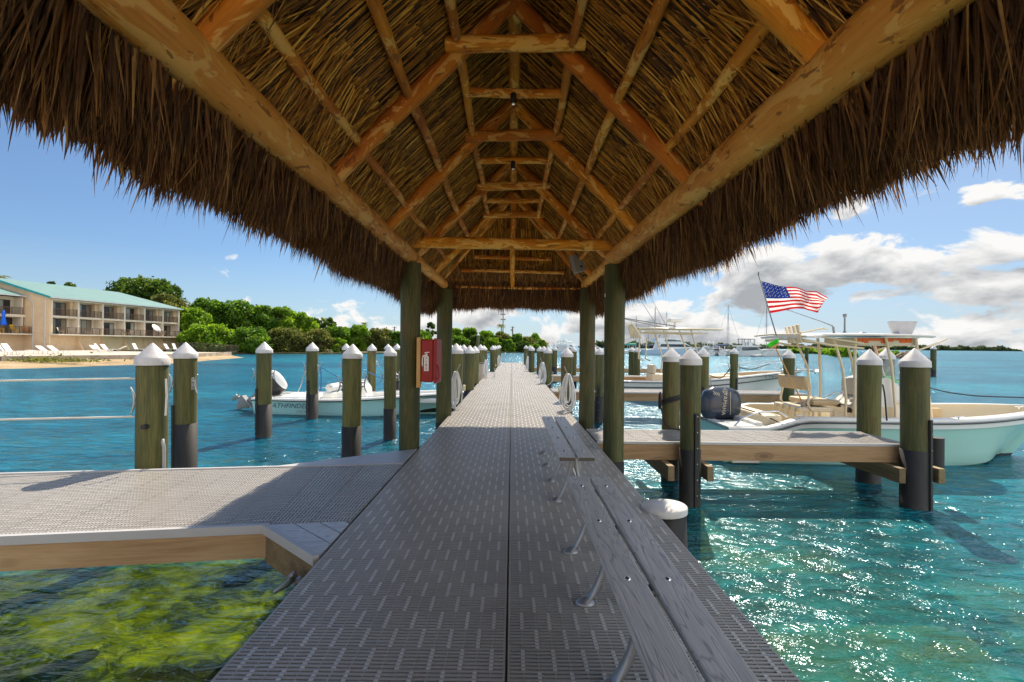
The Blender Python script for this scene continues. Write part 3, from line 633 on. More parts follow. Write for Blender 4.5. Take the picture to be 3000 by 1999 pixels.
# hip end thatch
m = MB(); hs = .84; hn = np.array([0, -1/math.hypot(1, hs), -hs/math.hypot(1, hs)]); hd = np.array([0, hs, -1.])/math.hypot(1, hs); xx = np.array([1., 0, 0])
def hip_pts(x, d, h): return np.stack([x, YF+.10+d*hs, RZ+.02-d], 1)+hn[None]*h[:, None]
for c in range(8):
    n = 700; d0 = c*.19+RNG.uniform(-.04, .04, n); x = RNG.uniform(-2, 2, n); ok = np.abs(x) < d0*1.08+.06; d0 = d0[ok]; x = x[ok]; n = len(x); ang = RNG.normal(0, .05, n)+x*.05
    dv = norm(hd[None]*np.cos(ang)[:, None]+xx[None]*np.sin(ang)[:, None]); sd_ = norm(np.cross(dv, hn[None]))
    add_blades(m, n, hip_pts(x, d0, RNG.uniform(.0, .03, n)), dv, sd_, np.repeat(hn[None], n, 0), RNG.uniform(.25, .45, n), RNG.uniform(.008, .02, n), RNG.beta(2, 2.4, n), segs=1, fold=.5)
m.build('thatch_ribs', m_rib, pav)
m = MB(); n = 5200; d0 = RNG.uniform(1.12, 1.45, n); x = RNG.uniform(-1.75, 1.75, n); ang = RNG.normal(0, .3, n)+np.sin(x*13)*.2
dv = norm(hd[None]*np.cos(ang)[:, None]+xx[None]*np.sin(ang)[:, None]+hn[None]*RNG.uniform(0, .2, n)[:, None]); sd_ = norm(np.cross(dv, hn[None]))
add_blades(m, n, hip_pts(x, d0, RNG.uniform(.0, .05, n)), dv, sd_, np.repeat(hn[None], n, 0), RNG.uniform(.15, .32, n), RNG.uniform(.010, .022, n), RNG.uniform(.4, 1, n), segs=2, droop=.1, curl=RNG.normal(0, .1, n))
n = 13000; d0 = RNG.uniform(1.38, 1.74, n); x = RNG.uniform(-2.0, 2.0, n); ok = np.abs(x) < d0*1.12+.05; d0 = d0[ok]; x = x[ok]; n = len(x); ang = RNG.normal(0, .14, n)+x*.16
dv = norm(hd[None]*np.array([1, .55, 1.1])*np.cos(ang)[:, None]+xx[None]*np.sin(ang)[:, None]); sd_ = norm(np.cross(dv, hn[None]+RNG.normal(0, .35, (n, 3))))
b = hip_pts(x, d0, RNG.uniform(-.1, .10, n)); zend = 2.15-.05*np.abs(x)**2*.5+.02*np.sin(x*9)+RNG.normal(0, .03, n)-RNG.exponential(.02, n); L = np.clip((b[:, 2]-zend)/np.clip(-dv[:, 2], .4, 1), .1, .6)*RNG.uniform(.75, 1, n)
add_blades(m, n, b, dv, sd_, norm(np.cross(sd_, dv)), L, RNG.uniform(.010, .025, n), RNG.beta(2, 2.2, n)*.85, segs=2, droop=.08, curl=RNG.normal(0, .05, n), fold=.25)
m.build('eave_fringe', m_frond, pav)
m = MB(); d1 = 1.62; lo = [(0, YF+.12, RZ+.035), (-d1*1.09, YF+.12+d1*hs, RZ+.035-d1), (d1*1.09, YF+.12+d1*hs, RZ+.035-d1)]; up = [(p[0], p[1]+.16, p[2]+.12) for p in lo]
m.add(lo+up, [(0, 1, 2), (5, 4, 3), (0, 3, 4, 1), (1, 4, 5, 2), (2, 5, 3, 0)]); m.build('thatch_body', m_under, pav)
# corner fringe fans where hip meets the sides
m = MB(); n = 2600; s = RNG.choice([-1, 1], n); th = RNG.uniform(0, PI/2, n); rr_ = RNG.uniform(-.12, .16, n)
cx = s*(1.62+rr_*np.cos(th)*1.2); cy = 9.88+rr_*np.sin(th)*1.2; dv = norm(np.stack([s*np.cos(th)*.45, np.sin(th)*.45, -1+0*th], 1)+RNG.normal(0, .12, (n, 3))); sd_ = norm(np.cross(dv, np.stack([s*np.cos(th), np.sin(th), 0*th], 1)+RNG.normal(0, .3, (n, 3))))
b = np.stack([cx, cy, 2.46+RNG.uniform(-.12, .1, n)], 1); add_blades(m, n, b, dv, sd_, norm(np.cross(sd_, dv)), RNG.uniform(.25, .46, n), RNG.uniform(.01, .025, n), RNG.beta(2, 2.2, n)*.8, segs=2, droop=.08, curl=RNG.normal(0, .05, n), fold=.25)
m.build('corner_fringe', m_frond, pav)
# ridge spot lights and the grey box on the right
for k, (y, lab) in enumerate(((4.20, 'small dark spotlight under the ridge on the cross pole nearest the camera'), (5.75, 'small dark spotlight under the ridge, farther along the roof'))):
    e = empty('spotlight', (0, y, RZ-.56), lab, 'light', 'spotlights under the ridge')
    m = MB(); m.lathe([(.022, -.03), (.026, -.02), (.026, .05), (.018, .06)], (-.01, y, RZ-.57), 14); m.build('housing', m_rub, e)
    m = MB(); m.lathe([(.012, -.036), (.019, -.034), (.019, -.0305)], (-.01, y, RZ-.57), 14); m.build('lens', m_chrome, e)
sp = empty('wall_speaker', (1.12, 8.5, 2.75), 'grey two-hole box speaker fixed near the right post under the roof', 'speaker')
Ms = Matrix.Translation((1.10, 8.30, 2.77)) @ Matrix.Rotation(R(-14), 4, 'Y') @ Matrix.Rotation(R(12), 4, 'Z')
m = MB(); m.bbox(-.10, .10, -.08, .08, -.15, .15, .012, M=Ms); m.build('cabinet', m_box, sp)
m = MB()
for z in (.06, -.07): m.tube([Ms @ Vector((0.01, -.081, z)), Ms @ Vector((0.01, -.086, z))], .020, 14)
m.build('port', m_rub, sp)
m = MB(); m.tube([(1.13, 8.33, 2.62), (1.18, 8.4, 2.56), (1.22, 8.5, 2.60), (1.3, 8.55, 2.62)], .012, 8); m.build('cable', m_rub, sp)
tg = MB(); tg.bbox(1.36-.155, 1.36-.145, 6.42, 6.46, 2.02, 2.07, .003); tg.build('tag_plate', m_trim, pav)
# ================================================================== PILINGS
MESHC = {}
def cached(key, make):
    if key not in MESHC: MESHC[key] = make()
    return MESHC[key]
def link_mesh(name, me, parent, loc=(0, 0, 0), rz=0.0, scale=None):
    o = D.objects.new(name, me); COL.objects.link(o); o.parent = parent; o.location = loc; o.rotation_euler = (0, 0, rz)
    if scale: o.scale = scale
    return o
def as_mesh(m, mat):
    o = m.build('part', mat); me = o.data; D.objects.remove(o); return me
def cleat_mb(s=1.0):
    m = MB()
    m.bbox(-.004, .012, -.022, .022, -.10*s, .10*s, .006)
    for z in (-.042, .042): m.tube([(.0, 0, z*s), (.05, 0, z*s*.8)], [.022, .013], 8)
    pts = []
    for i in range(11):
        t = i/10*2-1; pts.append((.062+.050*abs(t)**2.2, 0, t*.155*s))
    m.tube(pts, [.007+.008*(1-abs(i/10*2-1)**2) for i in range(11)], 8)
    return m
TOPS = [0, -.02, .015, -.035, .025, 0.0, -.012]
def piling(x, y, d, label, group='green pilings with white pointed caps', sleeve=-.08, strip=None, cleats=(), top=1.165, cap='cone', foot=-2.3, tilt=0.0):
    e = empty('piling', (x, y, -2.3), label, 'piling', group, local=True); e['_l'] = 1
    r = d/2; q = round(r, 3)
    if top == 1.165: top += TOPS[int(d*1000+y*7) % 7]
    def sh():
        m = MB(); rg = random.Random(int(q*1000)); ph = rg.random()*6
        m.lathe([(q*(1+.010*math.sin(z*2.5+ph)+.006*math.sin(z*9+ph)), z) for z in np.linspace(foot+2.3, top+2.3, 22)], n=28); return as_mesh(m, m_green)
    o = link_mesh('shaft', cached(('sh', q, top, foot), sh), e, rz=random.uniform(0, 6))
    if sleeve is not None:
        def sl():
            m = MB(); m.lathe([(q+.008, 0), (q+.008, sleeve+2.3), (q+.001, sleeve+2.302)], n=28); return as_mesh(m, m_black)
        link_mesh('sleeve', cached(('sl', q, sleeve), sl), e)
    if strip is not None:
        ang, z0, z1 = strip; m = MB(); m.bbox(q-.004, q+.030, -.034, .034, z0+2.3, z1+2.3, .006)
        o = link_mesh('rub_strip', as_mesh(m, m_black), e, rz=ang)
        m = MB()
        for z in np.arange(z0+.1, z1, .22): m.tube([(q+.029, 0, z+2.3), (q+.034, 0, z+2.3)], .009, 8)
        b = link_mesh('bolts', as_mesh(m, m_galv), o)
    if cap == 'cone':
        def cp():
            m = MB(); m.lathe([(q+.016, top+2.3-.035), (q+.017, top+2.3-.03), (q+.013, top+2.3+.045), (q+.004, top+2.3+.055), (q*.12, top+2.3+.055+q*.98), (0.0, top+2.3+.055+q*1.07)], n=32, caps=False); 
            return as_mesh(m, m_white)
        link_mesh('cap', cached(('cp', q, top), cp), e, rz=random.uniform(0, 6))
        def cs():
            m = MB()
            for k in range(4):
                g = k*PI/2+.4; m.tube([((q+.014)*math.cos(g), (q+.014)*math.sin(g), top+2.3), ((q+.020)*math.cos(g), (q+.020)*math.sin(g), top+2.3)], .006, 6)
            return as_mesh(m, m_galv)
        if d*F/y > 30: link_mesh('cap_screws', cached(('cs', q, top), cs), e, rz=random.uniform(0, 6))
    elif cap == 'flat':
        m = MB(); m.lathe([(q+.017, top+2.3-.055), (q+.019, top+2.3-.01), (q+.010, top+2.3), (.0, top+2.3+.002)], n=36, caps=False); link_mesh('cap', as_mesh(m, m_white), e)
    for ang, z in cleats:
        link_mesh('cleat', cached('cleat', lambda: as_mesh(cleat_mb(), m_galv)), e, (math.cos(ang)*(r-.004), math.sin(ang)*(r-.004), z+2.3), ang)
    e.rotation_euler = (R(random.uniform(-.5, .5)), R(tilt+random.uniform(-.5, .5)), 0)
    return e
def pat(px, Y, d, label, **k):        # a piling whose axis stands at photo column px, Y metres away
    return piling(P(px, 1100, Y).x, Y, d, label, **k)
L2 = PI; 
pat(449, 5.62, .312, 'thickest green piling, at the back edge of the side dock, carrying two rope lines', cleats=[(PI*.98, .70)], sleeve=None, foot=-.95)
pat(548, 8.07, .33, 'green and black piling with cleats, just right of the thick rope-carrying one', cleats=[(PI*1.0, .70), (-.35, .70)], sleeve=.05, strip=(-PI*.72, -.8, .36))
pat(774.5, 11.7, .344, 'green and black piling standing in front of the grey and black outboard motor', cleats=[(PI, .62), (0, .62)], strip=(-PI*.68, -.8, .30))
pat(917, 14.6, .327, 'green and black piling with blue rope tied to its cleat, beside the skiff', cleats=[(PI, .66), (-.1, .66)], strip=(-PI*.6, -.8, .28), sleeve=-.12)
pat(1030, 9.0, .33, 'green and black piling with big cleats in front of the middle of the skiff', cleats=[(PI, .64), (0, .64)], sleeve=-.12)
pat(1145, 11.6, .279, 'green and black piling with two cleats just left of the roof post', cleats=[(PI, .62), (0, .62)], sleeve=-.14)
pat(1087.6, 17.8, .31, 'distant green piling with cleats and rub strip behind the skiff', cleats=[(PI, .70), (0, .70)], sleeve=-.25, strip=(-PI*.6, -.8, .1))
pat(1014, 19.5, .31, 'distant green piling whose white cap just shows left of the big cleated piling', cleats=[(PI, .5)], sleeve=-.3)
pat(1136, 22.5, .31, 'distant green piling half hidden behind the one left of the roof post', cleats=[(PI, .5)], sleeve=-.3)
pat(1163, 21.0, .31, 'distant green piling showing its white cap at the roof post edge', sleeve=-.2)
dk = 'green pilings lining the left side of the main dock'
pat(1338, 12.25, .325, 'green dockside piling nearest behind the left roof posts, thickest of its row', group=dk, sleeve=-.02)
pat(1372.5, 15.1, .30, 'second dockside piling of the left row, beyond the first hose', group=dk, sleeve=0.0)
pat(1390, 17.6, .30, 'third dockside piling of the left row', group=dk, sleeve=0.0)
pat(1408, 21.3, .31, 'fourth dockside piling of the left row, behind the power pedestal', group=dk, sleeve=-.1)
pat(1418.5, 24.0, .30, 'fifth dockside piling of the left row, where the dock narrows', group=dk, sleeve=-.1)
pat(1444, 27.0, .30, 'left piling standing beside the narrow far section, nearest of its four', group=dk, sleeve=-.2)
pat(1451, 31.0, .30, 'left piling of the narrow far section, second of its four', group=dk, sleeve=-.2)
pat(1456.5, 35.0, .30, 'left piling of the narrow far section, third of its four', group=dk, sleeve=-.2)
pat(1461, 38.8, .30, 'left piling at the very end of the dock', group=dk, sleeve=-.2)
pat(1323, 19.0, .30, 'far mooring piling with cap showing between the left roof post and the dock row', sleeve=-.2)
pat(1347.5, 24.0, .30, 'far mooring piling behind the first dockside pilings on the left', sleeve=-.2)
pat(1359, 20.5, .30, 'far mooring piling between the first and second dockside pilings on the left', sleeve=-.2)
rk = 'green pilings lining the right side of the main dock'
pat(1661, 12.6, .30, 'green dockside piling on the right with a big white hose, nearest of its row', group=rk, sleeve=-.02)
pat(1605, 18.6, .30, 'second dockside piling of the right row, with a hose on its left', group=rk, sleeve=-.05)
pat(1594, 22.0, .30, 'third dockside piling of the right row', group=rk, sleeve=-.05)
pat(1581, 24.7, .30, 'fourth dockside piling of the right row, where the dock narrows', group=rk, sleeve=-.1)
pat(1557, 27.0, .325, 'right piling beside the narrow far section, nearest of its three', group=rk, sleeve=-.2)
pat(1552, 31.5, .30, 'right piling of the narrow far section, middle of its three', group=rk, sleeve=-.2)
pat(1540.5, 36.0, .31, 'right piling near the very end of the dock', group=rk, sleeve=-.2)
pat(1679.5, 23.3, .30, 'mooring piling behind the nearest right dockside piling', sleeve=-.2)
pat(1625, 29.8, .32, 'dark mooring piling with a tall black sleeve behind the right dock row', sleeve=.1, cleats=[(PI, .5)])
pat(1613, 30.9, .28, 'mooring piling beside the dark tall-sleeved one behind the right dock row', sleeve=-.1)
pat(1740, 16.2, .30, 'mooring piling half hidden by the right roof post', sleeve=-.1, cleats=[(PI, .5)])
pat(1755, 14.5, .24, 'green and black piling with rub strip beside the right roof post', strip=(-PI*.6, -.8, .22), sleeve=-.1)
pat(1849, 25.0, .30, 'left one of two far mooring pilings standing together behind the right roof post', sleeve=-.4)
pat(1866, 24.6, .30, 'right one of two far mooring pilings standing together behind the right roof post', sleeve=-.4, cleats=[(0, .3)])
fk = 'tall pilings holding the nearest right finger pier'
pat(1965, 8.33, .285, 'green piling on the back of the near finger pier wrapped with black rope', group=fk, cleats=[(-.3, .56)], sleeve=-.25)
pat(2026, 7.0, .278, 'green and black piling in front of the near finger pier, the left one', group=fk, strip=(-PI*.42, -1.0, .46), sleeve=-.06, cleats=[])
pat(2546, 8.30, .342, 'green piling on the back edge of the near finger pier, beside the centre console', group=fk, sleeve=-.28)
pat(2688, 6.98, .342, 'green and black piling at the outer end of the near finger pier, right one', group=fk, strip=(-PI*.34, -1.0, .40), sleeve=-.04, cleats=[(.25, .58)])
pat(2060, 13.6, .31, 'green and black piling near the stern of the white boat', sleeve=-.1, strip=(-PI*.6, -.8, .3), cleats=[(PI, .45), (0, .45)])
pat(2149.5, 19.2, .30, 'green piling with cleats against the white boat bow', sleeve=-.3, strip=(-PI*.4, -.8, .2), cleats=[(PI, .62), (0, .62)])
pat(2309, 14.2, .31, 'dark green piling with cleats on both sides behind the T-top brush', sleeve=-.2, cleats=[(PI, .72), (0, .72)])
pat(2594, 12.4, .36, 'green piling beyond the centre console, seen through the windshield', sleeve=-.3)
pat(2363, 62, .42, 'far lone dark green piling with banded white top in open water', sleeve=.2, top=1.55)
pat(2733, 40.5, .41, 'lone dark green piling with white top standing in open water on the right', sleeve=-.3, top=1.45)
pat(1399, 60, .42, 'far lone piling with white banded top near the mangrove shore', sleeve=.4, top=2.55)
pat(1982, 4.17, .345, 'low black piling cut off below deck height with a flat white cap', group='low flat capped pilings', cap='flat', top=.035, sleeve=-.03, tilt=-2.5)
# ================================================================== ROPES AND HOSES
def rope(pts, r, name, label, mat, n=8, sub=10, cat='rope', group=None, parent=None):
    P_ = [Vector(p) for p in pts]; out = []
    for i in range(len(P_)-1):
        a = P_[max(i-1, 0)]; b = P_[i]; c = P_[i+1]; d = P_[min(i+2, len(P_)-1)]
        for k in range(sub):
            t = k/sub; out.append(0.5*((2*b)+(c-a)*t+(2*a-5*b+4*c-d)*t*t+(3*b-a-3*c+d)*t**3))
    out.append(P_[-1]); m = MB(); m.tube(out, r, n)
    if parent is not None: return m.build(name, mat, parent)
    c0 = P_[0]; o = m.build(name, mat, None, loc=c0); return tag(o, label, cat, group)
def twist(p, q, sag, r, label, turns=60):
    m = MB(); N = turns*5
    for s in range(3):
        pts = []
        for i in range(N+1):
            t = i/N; c = Vector(p).lerp(Vector(q), t); c.z -= sag*4*t*(1-t); a = t*turns*2*PI/3*1.0+s*2*PI/3; pts.append(c+Vector((0, math.cos(a), math.sin(a)))*r*.55)
        m.tube(pts, r*.62, 5, rnd=s*.2)
    o = m.build('rope_line', m_rope, None, loc=Vector(p)); return tag(o, label, 'rope', 'white rope lines on the left')
twist(P(411, 1109, 5.60), P(-260, 1121, 5.05), .0, .011, 'upper white twisted rope line running off left from the thick piling')
twist(P(410, 1221, 5.60), P(-260, 1236, 5.05), .0, .011, 'lower white twisted rope line running off left from the thick piling')
m = MB(); pt = [P(486, 1110, 5.48), P(488, 1160, 5.46), P(485, 1218, 5.47)]; m.tube(pt, .010, 8); o = m.build('rope_end', m_rope, None, loc=pt[0]); tag(o, 'short white rope end hanging down the right side of the thick piling', 'rope')
m = MB(); a = P(477, 1296, 5.45); b = P(481, 1368, 5.45); m.tube([a+Vector((-.02, .03, .02)), a, (a.x+.015, a.y, a.z-.06), (b.x, b.y, -.2)], .017, 10); o = m.build('conduit_pipe', m_box, None, loc=(b.x, b.y, -.2)); tag(o, 'thin grey conduit pipe running up the thick left piling', 'pipe')
m = MB(); c = P(424, 1251, 5.45); m.tube([c+Vector((0, .03, 0)), c+Vector((0, -.03, 0))], .028, 12); o = m.build('bumper_knob', m_rub, None, loc=c); tag(o, 'small black round knob on the thick left piling', 'knob')
def hose(c, hgt, wid, label, flip=1, nz=9, seed=0):
    """coiled white hose hanging in long loops from a peg on a piling; c = the peg"""
    rg = random.Random(seed); e = empty('garden_hose', c, label, 'hose', 'white coiled water hoses along the dock'); m = MB(); c = Vector(c)
    for k in range(nz):
        w0 = wid*rg.uniform(.10, .5); hh = hgt*rg.uniform(.74, 1.0); ox = rg.uniform(-.03, .05)*flip; pts = []; dy = rg.uniform(-.05, .02)
        for i in range(25):
            g = 2*PI*i/24; zz = -hh*(0.5-0.5*math.cos(g)); xw = w0*math.sin(g)*(.35+.65*(-zz/hh)**.8)
            pts.append(c+Vector((ox+xw, dy-.012*k*0.3+.02*math.sin(g*2), zz+.03*0)))
        m.tube(pts[:-1], .0105, 7, closed=True, rnd=k*.1)
    b = c+Vector((.05*flip, -.02, -hgt*.95)); m.tube([b, b+Vector((.12*flip, .0, -.03)), b+Vector((.24*flip, .02, .02)), b+Vector((.33*flip, .04, .16)), b+Vector((.34*flip, .05, .30))], .0105, 7)
    m.build('coils', m_hose, e)
    m = MB(); q = b+Vector((.34*flip, .05, .30)); m.tube([q, q+Vector((0, 0, .09))], [.016, .014], 8); m.tube([q+Vector((0, 0, .09)), q+Vector((0, 0, .15))], .010, 8); m.tube([q+Vector((-.04, 0, .15)), q+Vector((.04, 0, .15))], .008, 6); m.tube([q+Vector((0, 0, -.01)), q+Vector((0, .02, -.9))], .012, 8); m.build('tap', m_cast, e)
    m = MB(); m.tube([c+Vector((-.0*flip, .10, -.05)), c+Vector((-.0*flip, -.05, -.01)), c+Vector((-.08*flip, -.06, .16))], .010, 7); m.build('nozzle', m_cast, e)
    return e
hose((-1.19, 10.6, .80), .80, .30, 'white hose coil hanging behind the left roof posts, nearest on the left', -1, 11, 1)
hose((1.20, 10.55, .78), .82, .40, 'white hose coil hanging beside the far bench, biggest one, right of the dock', 1, 11, 2)
hose(tuple(P(1589, 1062, 18.0)), .85, .36, 'white hose coil on the second right dockside piling', 1, 9, 3)
hose(tuple(P(1422, 1055, 20.8)), .85, .30, 'white hose coil next to the power pedestal on the left', 1, 8, 4)
hose(tuple(P(1463, 1042, 33)), .80, .30, 'white hose coil on the left of the narrow far section', -1, 7, 5)
hose(tuple(P(1545, 1044, 28.5)), .95, .30, 'white hose coil on the right of the narrow far section', 1, 8, 6)
# power pedestal, outlet boxes
e = empty('power_pedestal', (-1.55, 21.1, 0), 'tall tan dock power pedestal between the left dockside pilings', 'pedestal')
x = P(1406, 1100, 20.3).x; m = MB(); m.bbox(x-.13, x+.13, 20.2, 20.45, -.3, .62, .02); m.build('cabinet', paint('tan_plastic', (.42, .36, .30), .5), e)
m = MB(); m.bbox(x-.15, x+.15, 20.17, 20.48, .622, .66, .015); m.build('lid', m_rub, e)
ivory = paint('ivory_plastic', (.62, .56, .38), .5)
for (px, py, Y, lab) in ((1359.5, 1137, 11.9, 'ivory outlet box on the nearest left dockside piling'), (1401, 1098, 20.0, 'ivory outlet box by the power pedestal'), (1452, 1071, 30, 'ivory outlet box on a far left dock piling'), (1639, 1138, 12.2, 'ivory outlet box on the nearest right dockside piling'), (1581, 1089, 24, 'ivory outlet box on the fourth right dockside piling')):
    c = P(px, py, Y); m = MB(); m.bbox(c.x-.035, c.x+.035, c.y-.03, c.y+.03, c.z-.075, c.z+.075, .02); o = m.build('outlet_box', ivory, None, loc=c); tag(o, lab, 'outlet box', 'ivory outlet boxes along the dock')
# fire extinguisher cabinet on its pine board
e = empty('fire_extinguisher_cabinet', (-1.09, 6.5, .88), 'red fire extinguisher cabinet marked FIRE mounted on the left roof post', 'cabinet')
Mf = rotz(R(-4), (-1.09, 6.45, 0))
m = MB(); m.bbox(-1.180, -1.010, 6.37, 6.66, .89, 1.445, .018, M=Mf); m.build('case', m_red, e)
m = MB(); m.bbox(-1.008, -.965, 6.355, 6.675, .875, 1.46, .014, M=Mf); dr = m.build('door', m_red, e)
m = MB(); m.tube([Mf @ Vector(p) for p in ((-.965, 6.40, 1.12), (-.94, 6.38, 1.05), (-.935, 6.38, .95), (-.965, 6.38, .93))], .009, 8); m.build('handle', m_red, dr)
sg = MB(); W = lambda x, z: (x, 6.368, z)
def plate(m, pts, y=6.367): m.add([tr(Mf, np.array([(p[0], y, p[1])]))[0] for p in pts], [tuple(range(len(pts)))])
plate(sg, [(-1.130, 1.035), (-1.068, 1.035), (-1.068, 1.215), (-1.080, 1.235), (-1.118, 1.235), (-1.130, 1.215)])
plate(sg, [(-1.108, 1.236), (-1.090, 1.236), (-1.088, 1.262), (-1.108, 1.262)]); plate(sg, [(-1.125, 1.262), (-1.060, 1.275), (-1.058, 1.285), (-1.122, 1.278)])
plate(sg, [(-1.108, 1.25), (-1.150, 1.235), (-1.160, 1.18), (-1.158, 1.11), (-1.148, 1.09), (-1.142, 1.11), (-1.146, 1.18), (-1.138, 1.222), (-1.106, 1.238)])
sg.build('extinguisher_symbol', m_letter, e)
for k, ch_ in enumerate('FIRE'): text('lettering', ch_, .050, Mf @ frame((-1.099, 6.3655, 1.198-.044*k), (1, 0, 0), (0, 0, 1)), m_red, e, .0006)
pn = empty('mounting_board', (-1.21, 6.45, .8), 'vertical pine board carrying the red fire cabinet on the left roof post', 'board')
m = MB(); m.bbox(-1.232, -1.183, 6.36, 6.47, .82, 1.47, .005); m.build('board', m_tang, pn)
# ================================================================== BENCHES
m_endg = paint('cut_board_end', (.10, .085, .07), .8, .3, 20)
def bench(y0, y1, label):
    e = empty('park_bench', (.555, (y0+y1)/2, 0), label, 'bench', 'grey two-board benches on the right of the dock')
    zt = .445; L = y1-y0
    for k, (x0, x1) in enumerate(((.405, .545), (.567, .707))):
        m = MB(); m.bbox(x0, x1, y0, y1, zt-.032, zt, .006, rnd=k*1.7+y0); b = m.build('seat_board', [m_comp, m_endg], e)
        for pg in b.data.polygons:
            if abs(pg.normal.y) > .9: pg.material_index = 1
        for j in range(4):
            y = y0+.24+j*(L-.48)/3; m = MB(); m.lathe([(.0145, 0), (.013, .004), (.007, .0075), (0, .008)], ((x0+x1)/2, y, zt), 16, caps=False); m.build('bolt', m_chrome, b)
    for j in range(4):
        y = y0+.24+j*(L-.48)/3; m = MB()
        for s in (-1, 1):
            prof = []
            for i in range(9):
                t = i/8; x = .556+s*(.018+.125*t**1.55); z = (zt-.05)-(zt-.075)*(1-(1-t)**1.45)
                prof.append((x, z, .030-.010*math.sin(t*PI)))
            secs = []
            for (x, z, wd) in prof:
                q = .022-.008*i/8; secs.append([(x-q, y-wd, z), (x-.004, y-wd-.004, z-.01), (x+q, y-wd, z), (x+q, y+wd, z), (x-.004, y+wd+.004, z-.01), (x-q, y+wd, z)])
            m.loft(secs, closed=True)
            fx = .556+s*.150; m.lathe([(.052, 0), (.054, .006), (.044, .014), (.022, .03), (.0, .04)], (0, 0, 0), 18, caps=False, M=Matrix.Translation((fx, y, .001)) @ Matrix.Diagonal((1, .75, 1, 1)))
            m.lathe([(.009, 0), (.009, .01), (0, .012)], (fx+s*.035, y, .008), 8, caps=False)
        # arch web between the legs and the arm under the boards
        web = [(.556+dx, z) for dx, z in ((-.045, zt-.045), (.045, zt-.045), (.075, zt-.14), (.055, zt-.175), (0, zt-.15), (-.055, zt-.175), (-.075, zt-.14))]
        m.add([(p[0], y-.012, p[1]) for p in web]+[(p[0], y+.012, p[1]) for p in web], [tuple(range(7)), tuple(range(7, 14))[::-1]]+[(i, 7+i, 7+(i+1) % 7, (i+1) % 7) for i in range(7)])
        m.bbox(.425, .687, y-.03, y+.03, zt-.052, zt-.033, .006)
        m.build('leg', m_cast, e)
    return e
bench(1.09, 3.53, 'nearest long grey two-board bench with cast metal legs, on the shaded dock')
bench(4.13, 6.51, 'farther grey two-board bench, its far end reaching the sunlit planks')
# dock cleat under the corner of the side dock
e = empty('dock_cleat', tuple(P(925, 1650, 3.18)), 'big galvanised mooring cleat bolted to the corner fascia of the side dock', 'cleat')
cc = Vector((-1.36, 3.235, -.155)); nd = ML.to_3x3() @ nn
Mc = frame(cc+nd*.03, (nd.x, nd.y, 0), (-nd.y, nd.x, 0)) 
m = MB()
m.lathe([(.0, 0), (.034, .0), (.034, .010), (.020, .03), (.016, .05)], M=Mc @ Matrix.Rotation(PI/2, 4, 'Y') @ Matrix.Translation((0, .045, 0)), n=16)
m.lathe([(.0, 0), (.034, .0), (.034, .010), (.020, .03), (.016, .05)], M=Mc @ Matrix.Rotation(PI/2, 4, 'Y') @ Matrix.Translation((0, -.045, 0)), n=16)
pts = [Mc @ Vector((.055+.05*abs(t)**2.0, -.03*0, t*.145)) for t in np.linspace(-1, 1, 13)]
pts = [Mc @ (Matrix.Rotation(R(38), 4, 'X') @ Vector((.055+.045*abs(t)**2.0, t*.15, 0))) for t in np.linspace(-1, 1, 13)]
m.tube(pts, [.012+.010*(1-abs(t)**2) for t in np.linspace(-1, 1, 13)], 12); m.build('horn', m_cast, e)
m = MB()
for s in (-1, 1):
    q = Mc @ Vector((.012, s*.045, -.024)); m.tube([q, q+nd*.012], .010, 6)
m.build('bolts', m_galv, e)
# ================================================================== BOATS
m_gel = paint('white_gelcoat', (.74, .74, .72), .22, .05, 1.5, 0, .01)
m_cream = paint('cream_gelcoat', (.66, .58, .42), .35, .06, 2)
m_tan = paint('tan_upholstery', (.50, .38, .22), .55, .12, 5)
m_mint = paint('mint_green_hull', (.38, .66, .60), .18, .06, 1.0, 0, .01)
m_aqua = paint('pale_aqua_hull', (.42, .74, .80), .2, .06, 1.0, 0, .01)
m_navy = paint('navy_engine_cowl', (.040, .055, .085), .2, .1, 2)
m_grey = paint('engine_grey', (.20, .215, .23), .35, .1, 3)
m_dark = paint('dark_trim', (.015, .015, .018), .35)
m_glass = paint('dark_glass', (.03, .045, .06), .08)
m_clear = None
def _clear():
    t = NT('clear_windshield'); g = t.n('BsdfGlossy', {'Roughness': 0.05, 'Color': (.9, .95, 1, 1)}).outputs[0]; q = t.n('BsdfTransparent', {'Color': (.72, .78, .80, 1)}).outputs[0]
    return t.done(t.n('MixShader', {0: 0.12, 1: q, 2: g}).outputs[0])
m_clear = _clear()
m_frame = paint('cream_tube_frame', (.68, .60, .44), .3, .05, 3)
m_antif = paint('dark_bottom_paint', (.02, .022, .03), .5)
m_orange = paint('orange_vest', (.65, .13, .02), .7)
m_lime = paint('lime_plastic', (.06, .75, .05), .5)
m_teal = paint('teal_canvas', (.02, .38, .33), .7)
m_blue = paint('blue_canvas', (.02, .055, .16), .7)
def ss(a, b, x): x = max(0., min(1., (x-a)/(b-a))); return x*x*(3-2*x)
